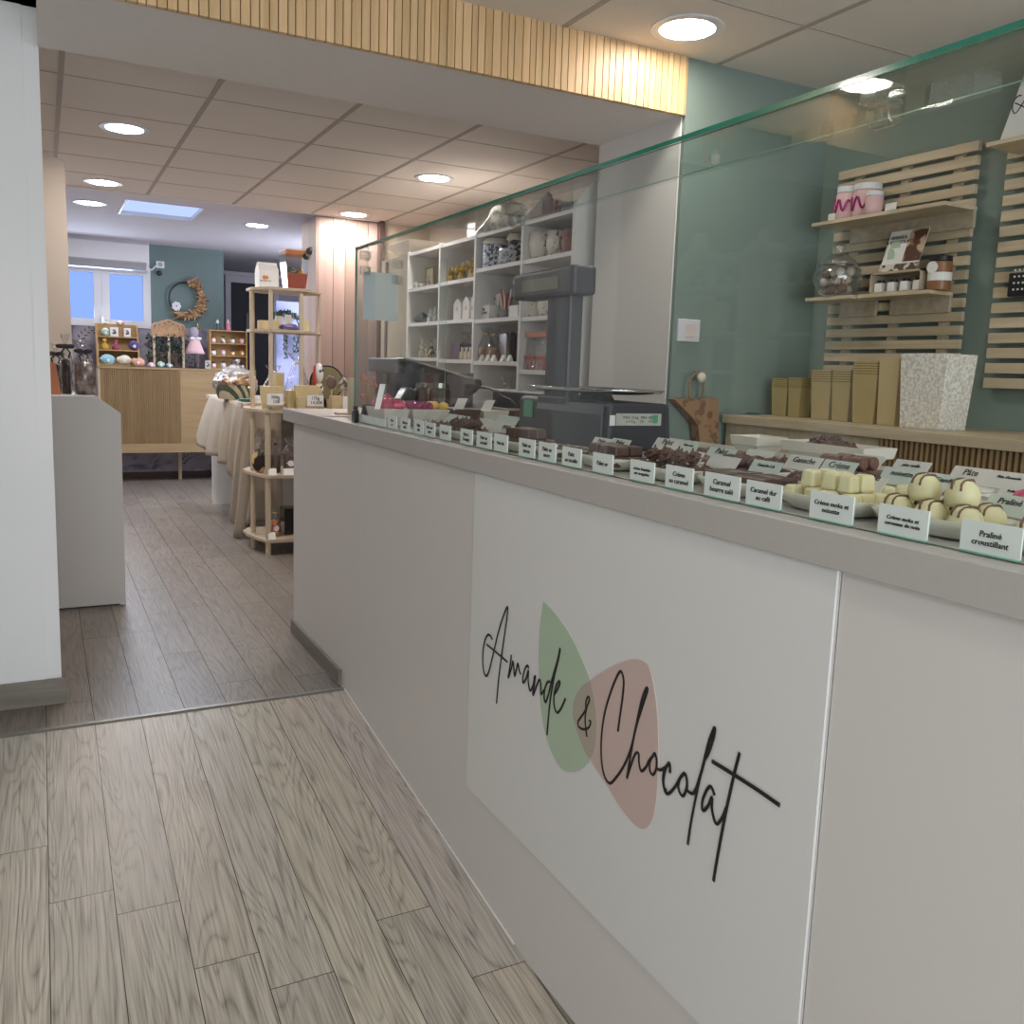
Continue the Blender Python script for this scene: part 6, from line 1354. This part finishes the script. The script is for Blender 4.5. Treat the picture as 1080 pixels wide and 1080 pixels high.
for x_, y_ in ((P(190, 500, 'Y', 10.22).x, 10.22), (xl+.1, 10.22), (xr-.1, 10.22), (xr-.1, YS+.05)):
    g = MB(); g.cyl((x_, y_, 0), (x_, y_, sz0-.0605), .018, .024, 12); build('leg', g, 'oakz', t)
SZ = sz1
# stepped rack on the left
rk = thing('stepped_display', 'wooden stepped display with tulle pouches on the left of the sideboard', 'display rack', (.6, 10.1, SZ))
xa, xb_ = P(103, 384, 'Y', 10.0).x, P(148, 384, 'Y', 10.0).x; zt8 = P(125, 342, 'Y', 10.25).z
for x_ in (xa, xb_-.015):
    g = MB(); g.prism([(10.0, SZ+.001), (10.3, SZ+.001), (10.3, zt8), (10.22, zt8)], 'X', x_, x_+.015); build('side_panel', g, 'honey', rk)
lev = [P(125, 384.5, 'Y', 10.03).z, P(125, 369, 'Y', 10.1).z, P(125, 355, 'Y', 10.17).z]
for k, z in enumerate(lev):
    g = MB(); y_ = 10.01+.07*k; g.box((xa+.0155, y_, max(z, SZ+.012)-.011), (xb_-.0155, 10.29, max(z, SZ+.012))); build('step', g, 'honey', rk)
g = MB(); g.box((xa+.0155, 10.291, SZ+.001), (xb_-.0155, 10.3, zt8)); build('back_board', g, 'honey', rk)
lev[0] = max(lev[0], SZ+.012)
def pouch(x0, x1, yt, Y, z, m_, label, kind='tulle', cat='pouch', name='tulle_pouch'):
    a, b = P(x0, yt, 'Y', Y), P(x1, yt, 'Y', Y); cx_ = (a.x+b.x)/2; w_ = abs(b.x-a.x); h_ = a.z-z; t = thing(name, label, cat, (cx_, Y, z)); s_ = int(x0)
    if kind == 'tulle':
        g = MB(); g.sph((cx_, Y, z+h_*.42), (w_*.48, .045, h_*.42), 14, 9, .35, s_, zmin=-.98); build('tulle', g, m_, t, smooth=True)
        g = MB(); g.sph((cx_, Y-.04, z+h_*.35), (.016, .012, .016), 8, 6, .3); build('bow', g, 'acw', t)
    elif kind == 'bag':
        g = MB(); g.lathe((cx_, Y, z+.001), [(0, 0), (w_*.45, 0), (w_*.48, h_*.25), (w_*.2, h_*.62), (w_*.12, h_*.68), (w_*.28, h_*.95), (0, h_)], 12, jit=.3, seed=s_); build('bag', g, m_, t, smooth=True)
        g = MB(); g.lathe((cx_, Y, z+h_*.63), [(w_*.2, 0), (w_*.22, .008), (w_*.18, .015)], 10); build('tie', g, 'foil', t)
    else:
        g = MB(); g.box((cx_-w_/2, Y-.02, z+.001), (cx_+w_/2, Y+.02, z+h_)); build('box', g, m_, t, bevel=.002)
        g = MB(); g.box((cx_-w_/4, Y-.022, z+h_*.25), (cx_+w_/4, Y-.0205, z+h_*.75)); build('label', g, 'colorful', t)
    return t
pouch(106.5, 115.5, 344.5, 10.19, lev[2], mat('mint_print', '9fb3a0', .7, noise_amt=.3, nscale=40), 'green and white tulle pouch on the top step, left')
pouch(116, 124.5, 345, 10.19, lev[2], 'acw', 'white square gift box on the top step', 'box'); pouch(130.5, 137.5, 346, 10.19, lev[2], 'acw', 'white gift box on red base at the right of the top step', 'box')
pouch(106, 114.5, 357, 10.12, lev[1], mat('mustard_cloth', 'c59a2c', .7), 'mustard yellow pouch on the middle step', 'bag'); pouch(118, 126.5, 358, 10.12, lev[1], mat('magenta_cloth', 'a03a68', .7), 'magenta pouch on the middle step', 'bag')
pouch(135.5, 147, 357, 10.10, lev[1], mat('deep_violet_tulle', '5c4a80', .8), 'deep violet tulle pompom at the right of the middle step')
pouch(105.5, 121.5, 372, 10.03, lev[0], 'aqua', 'pale aqua tulle pouch on the bottom step'); pouch(122, 139, 372.5, 10.03, lev[0], 'cream', 'cream tulle pouch in the middle of the bottom step'); pouch(138, 153, 375, 9.97, SZ, 'peach', 'peach tulle pouch at the front right of the stepped display')
pouch(155, 164, 381.5, 9.97, SZ, 'ltpink', 'small pale pink tulle pouch lying on the sideboard'); pouch(165, 174, 380, 9.97, SZ, mat('mint_tulle', 'a4cdb9', .8), 'small mint green tulle pouch on the sideboard'); pouch(174.5, 182, 382, 9.97, SZ, mat('blue_grey_tulle', '9fb3b8', .8), 'small blue-grey tulle pouch right of the mint one')
pouch(109, 115, 336.5, 10.27, zt8, 'cream', 'tiny cream figure standing on top of the stepped display', 'bag', 'figure', 'small_figure'); pouch(122, 131, 337.5, 10.27, zt8, 'peach', 'tiny peach figure lying on top of the stepped display', 'tulle', 'figure', 'small_figure')
# carved planter with foliage
a, b = P(160, 356, 'Y', 10.12), P(195, 337, 'Y', 10.12); t = thing('carved_planter', 'carved pale wood arch panel over a dark mossy planter', 'planter', ((a.x+b.x)/2, 10.12, SZ))
W2 = (b.x-a.x)/2; cx_ = (a.x+b.x)/2; zmid = P(178, 355, 'Y', 10.12).z; zhi = P(178, 337.5, 'Y', 10.12).z
g = MB()
g.box((cx_-W2, 10.11, zmid), (cx_+W2, 10.125, zmid+(zhi-zmid)*.42))
for k in range(5):
    u = -1+.4*k+.2; rr_ = (zhi-zmid)*(.30+.14*(1-abs(u))); cz = zmid+(zhi-zmid)*(.42+.12*(1-abs(u)))
    g.tube([(cx_+u*W2*.82+math.cos(j*PI/8)*rr_, 10.117, cz+math.sin(j*PI/8)*rr_) for j in range(16)], .011, 6, closed=True)
    g.tube([(cx_+u*W2*.82+math.cos(j*PI/6)*rr_*.5, 10.117, cz+math.sin(j*PI/6)*rr_*.5) for j in range(12)], .009, 6, closed=True)
build('carved_arch', g, 'straw', t)
for dx in (-.92, -.0, .92): g = MB(); g.box((cx_+dx*W2*.95-.012, 10.11, SZ+.001), (cx_+dx*W2*.95+.012, 10.13, zmid)); build('post', g, 'oakz', t)
g = MB(); g.box((cx_-W2*1.1, 10.14, SZ+.001), (cx_+W2*.85, 10.28, SZ+.16)); build('trough', g, 'dark', t)
g = MB(); r = random.Random(31)
for i in range(420):
    g.rnd(); q = Vector((cx_+r.uniform(-1.25, .82)*W2, 10.13+r.uniform(-.05, .1), SZ+.02+r.random()**1.2*(zmid-SZ-.0))); e = Euler((r.random()*6, r.random()*6, r.random()*6)).to_matrix(); s_ = .026
    g.add([tuple(q+e @ Vector(v)) for v in ((-s_, 0, 0), (0, -s_*.5, 0), (s_, 0, 0), (0, s_*.5, 0))], [(0, 1, 2, 3)])
build('foliage', g, 'leaf', t)
# pink dress stand
q = P(206, 373, 'Y', 10.05); t = thing('dress_stand', 'little pink dress on a dark stand on the sideboard', 'dress stand', (q.x, 10.05, SZ)); zd = q.z; zw = P(204, 357, 'Y', 10.05).z
g = MB(); g.cyl((q.x, 10.05, SZ+.001), (q.x, 10.05, SZ+.012), .055, n=20); g.cyl((q.x, 10.05, SZ+.012), (q.x, 10.05, zd+.02), .008, n=8); build('stand', g, 'hoop', t)
g = MB(); g.lathe((q.x, 10.05, zd), [(.105, 0), (.085, .04), (.05, (zw-zd)*.85), (.045, zw-zd), (.03, zw-zd+.01)], 24, jit=.18, seed=2); build('skirt', g, 'ltpink', t, smooth=True)
g = MB(); g.lathe((q.x-.01, 10.05, zw), [(.035, 0), (.045, .04), (.045, .09), (.028, .115), (0, .12)], 14, sy=.6); build('bust', g, mat('mauve_cloth', '9b93a3', .8), t, smooth=True)
g = MB(); g.sph((q.x-.03, 10.0, zw), (.03, .012, .016), 8, 6); g.sph((q.x+.03, 10.0, zw), (.03, .012, .016), 8, 6); build('bow', g, 'acw', t)
q = P(208.5, 348, 'Y', 10.2); t = thing('candle_stick', 'thin brass candle stick behind the pink dress', 'candlestick', (q.x, 10.2, SZ))
g = MB(); g.cyl((q.x, 10.2, SZ+.001), (q.x, 10.2, q.z), .006, n=8); build('stem', g, 'acw', t); g = MB(); g.sph((q.x, 10.2, q.z+.025), (.022, .02, .026), 10, 7); g.cyl((q.x, 10.2, q.z+.045), (q.x, 10.2, q.z+.075), .006, .002, 6); build('cup', g, 'foil', t)
pouch(216, 222, 380, 9.98, SZ, mat('grey_print', 'a3a8a6', .7, noise_amt=.3, nscale=40), 'small grey printed box between dress and jar rack', 'box')
# jar rack on the right
rk = thing('jar_rack', 'wooden rack with three shelves of small jars on the sideboard', 'display rack', (1.6, 10.1, SZ)); x0, x1 = P(221.5, 380, 'Y', 10.0).x, P(261, 380, 'Y', 10.0).x; zr_ = P(240, 348.5, 'Y', 10.0).z
lz = [SZ+.012, P(240, 375, 'Y', 10.0).z, P(240, 362, 'Y', 10.0).z]
for x_ in (x0, x1-.012): g = MB(); g.box((x_, 10.0, SZ+.001), (x_+.012, 10.14, zr_)); build('side_panel', g, 'honey', rk)
for z in lz+[zr_]: g = MB(); g.box((x0+.0125, 10.0, z-.011), (x1-.0125, 10.135, z)); build('shelf', g, 'honey', rk)
g = MB(); g.box((x0+.0125, 10.136, SZ+.001), (x1-.0125, 10.142, zr_)); build('back_board', g, 'honey', rk)
cmt = ['ltpink', 'colorful', 'acw', 'ltpink', 'acw', 'ltpink', 'caramel', 'caramel', 'ltpink', 'acw', 'coffee', mat('plum_tulle', '54304f', .8)]
for k in range(12):
    row, col = 2-k//4, k % 4; x_ = x0+.045+(x1-x0-.09)*col/3; z = lz[row]; h_ = (.075, .085, .07, .08)[col]
    t = thing('favour_jar', 'small favour jar, %s from left on the %s shelf of the rack' % (['first', 'second', 'third', 'fourth'][col], ['bottom', 'middle', 'top'][row]), 'jar', (x_, 10.05, z), 'favour jars in the wooden rack')
    g = MB(); g.lathe((x_, 10.05, z+.001), [(0, 0), (.024, 0), (.028, h_*.3), (.022, h_*.6), (.018, h_*.66)], 12, jit=.15, seed=k); build('body', g, cmt[k], t, smooth=True)
    g = MB(); g.cyl((x_, 10.05, z+h_*.66), (x_, 10.05, z+h_*.84), .020, .016, 10); build('lid', g, 'red' if k in (0, 3, 5, 7) else 'darkwrap', t)
    g = MB(); g.cyl((x_, 10.02, z+h_*.35), (x_, 10.025, z+h_*.35), .013, n=10); build('label', g, 'cardw', t)
for i, (x, body, cap_, lab) in enumerate(((229.5, mat('dark_green_bottle', '2f4a44', .4), 'acw', 'dark green bottle with white top on the jar rack'), (240.5, mat('pink_bottle', 'c9788a', .4), 'ltpink', 'pink bottle with pale pointed top on the jar rack'))):
    q = P(x, 347, 'Y', 10.07); zt9 = P(x, 336.5, 'Y', 10.07).z; h_ = zt9-zr_; t = thing('teat_bottle', lab, 'bottle', (q.x, 10.07, zr_))
    g = MB(); g.cyl((q.x, 10.07, zr_+.001), (q.x, 10.07, zr_+h_*.6), .026, .022, 14); build('body', g, body, t)
    g = MB(); g.lathe((q.x, 10.07, zr_+h_*.6), [(.018, 0), (.016, h_*.15), (.006, h_*.32), (0, h_*.4)], 12); build('teat', g, cap_, t, smooth=True)

# ================================================================== LEFT OF THE CUSTOMER: UNSEEN SHELVING ADDED FOR THE GLASS GUARD TO REFLECT
XL = -.55; XM = 2*XG-XL
def PM(x, y, dx=0): p = P(x, y, 'X', XM+dx); return Vector((XL-dx, p.y, p.z))
lv = [[(745, 270), (745, 302), (745, 350), (745, 390)], [(820, 262), (820, 298), (820, 351), (820, 401)]]
yv = [PM(862, 300).y, PM(779, 300).y, PM(712, 300).y]
ls = thing('added_shelving', 'white open shelving with crockery, added unseen for the glass guard to reflect', 'shelving', (XL, yv[1], 0))
ztop = PM(745, 262).z
for y in yv: g = MB(); g.prism([(XL, zramp(y)+.003), (XL, ztop-.05), (XL-.06, ztop+.02), (XL-.24, ztop+.02), (XL-.24, zramp(y)+.003)], 'Y', y-.010, y+.010); build('upright', g, 'white', ls)
RZ = []
for k in range(2):
    zs_ = [PM(*q_).z for q_ in lv[1-k]]; RZ.append(zs_)
    for z in zs_+[zs_[-1]-.30, zs_[-1]-.6, zs_[-1]-.9]: g = MB(); g.box((XL-.005, yv[k]+.0105, z-.016), (XL-.235, yv[k+1]-.0105, z)); build('shelf_board', g, 'white', ls)
def ritem(x0, x1, yt, cell, row, kind, m_, label, cat):
    a, b = PM(x0, yt, .07), PM(x1, yt, .07); yc, w_ = (a.y+b.y)/2, abs(a.y-b.y); z = RZ[cell][row]; X = XL-.07; h_ = max(.03, a.z-z)
    t = thing(kind, label, cat, (X, yc, z), 'crockery added on the reflected white shelving')
    if kind == 'display_plate':
        g = MB(); g.T = Matrix.Translation((X, yc, z+h_/2+.001)); g.sph((0, 0, 0), (.01, w_*.48, h_/2), 20, 10); g.T = None; build('plate', g, m_, t, smooth=True)
        g = MB(); g.T = Matrix.Translation((X+.008, yc, z+h_/2)); g.sph((0, 0, 0), (.005, w_*.3, h_*.3), 16, 8); g.T = None; build('printed_centre', g, 'brownmug', t, smooth=True)
    elif kind == 'stoneware_mug':
        r_ = w_*.38; g = MB(); g.lathe((X, yc, z+.001), [(0, 0), (r_*.7, 0), (r_, h_*.4), (r_*.92, h_), (r_*.84, h_), (0, h_*.12)], 16); build('body', g, m_, t, smooth=True)
        g = MB(); g.tube([(X, yc+r_*.9, z+h_*.75), (X, yc+r_*1.45, z+h_*.65), (X, yc+r_*1.4, z+h_*.35), (X, yc+r_*.85, z+h_*.25)], .005, 6); build('handle', g, m_, t, smooth=True)
    else:
        r_ = w_*.42; g = MB(); g.cyl((X, yc, z+.001), (X, yc, z+h_*.75), r_, n=16); build('body', g, m_, t, bevel=.003)
        g = MB(); g.lathe((X, yc, z+h_*.755), [(0, 0), (r_, 0), (r_, h_*.1), (r_*.6, h_*.22), (0, h_*.24)], 16); build('lid', g, 'coffee', t)
ritem(726, 748, 247, 1, 0, 'display_plate', 'coffee', 'added round cream plate reflected at the top left of the green wall', 'plate')
ritem(797, 812, 240, 0, 0, 'display_plate', 'coffee', 'added oval plate reflected at the top right of the green wall', 'plate')
ritem(729, 743, 281, 1, 1, 'lidded_jar', 'bluepot', 'added blue lidded jar reflected left of the switch top', 'jar')
ritem(760, 775, 278, 1, 1, 'lidded_jar', 'bluepot', 'added dark lidded jar reflected right of the blue one', 'jar')
ritem(795, 810, 280, 0, 1, 'stoneware_mug', 'brownmug', 'leftmost of three added mugs on the upper reflected shelf', 'mug')
ritem(817, 831, 279, 0, 1, 'stoneware_mug', 'brownmug', 'middle of three added mugs on the upper reflected shelf', 'mug')
ritem(841, 852, 277, 0, 1, 'stoneware_mug', 'brownmug', 'rightmost of three added mugs on the upper reflected shelf', 'mug')
ritem(787, 803, 330, 0, 2, 'stoneware_mug', 'brownmug', 'added left mug on the lower reflected shelf', 'mug')
ritem(806, 823, 330, 0, 2, 'stoneware_mug', 'brownmug', 'added right mug on the lower reflected shelf', 'mug')
ritem(748, 766, 318, 1, 2, 'lidded_jar', 'cream', 'added tall cream jar reflected above the light switch', 'jar')
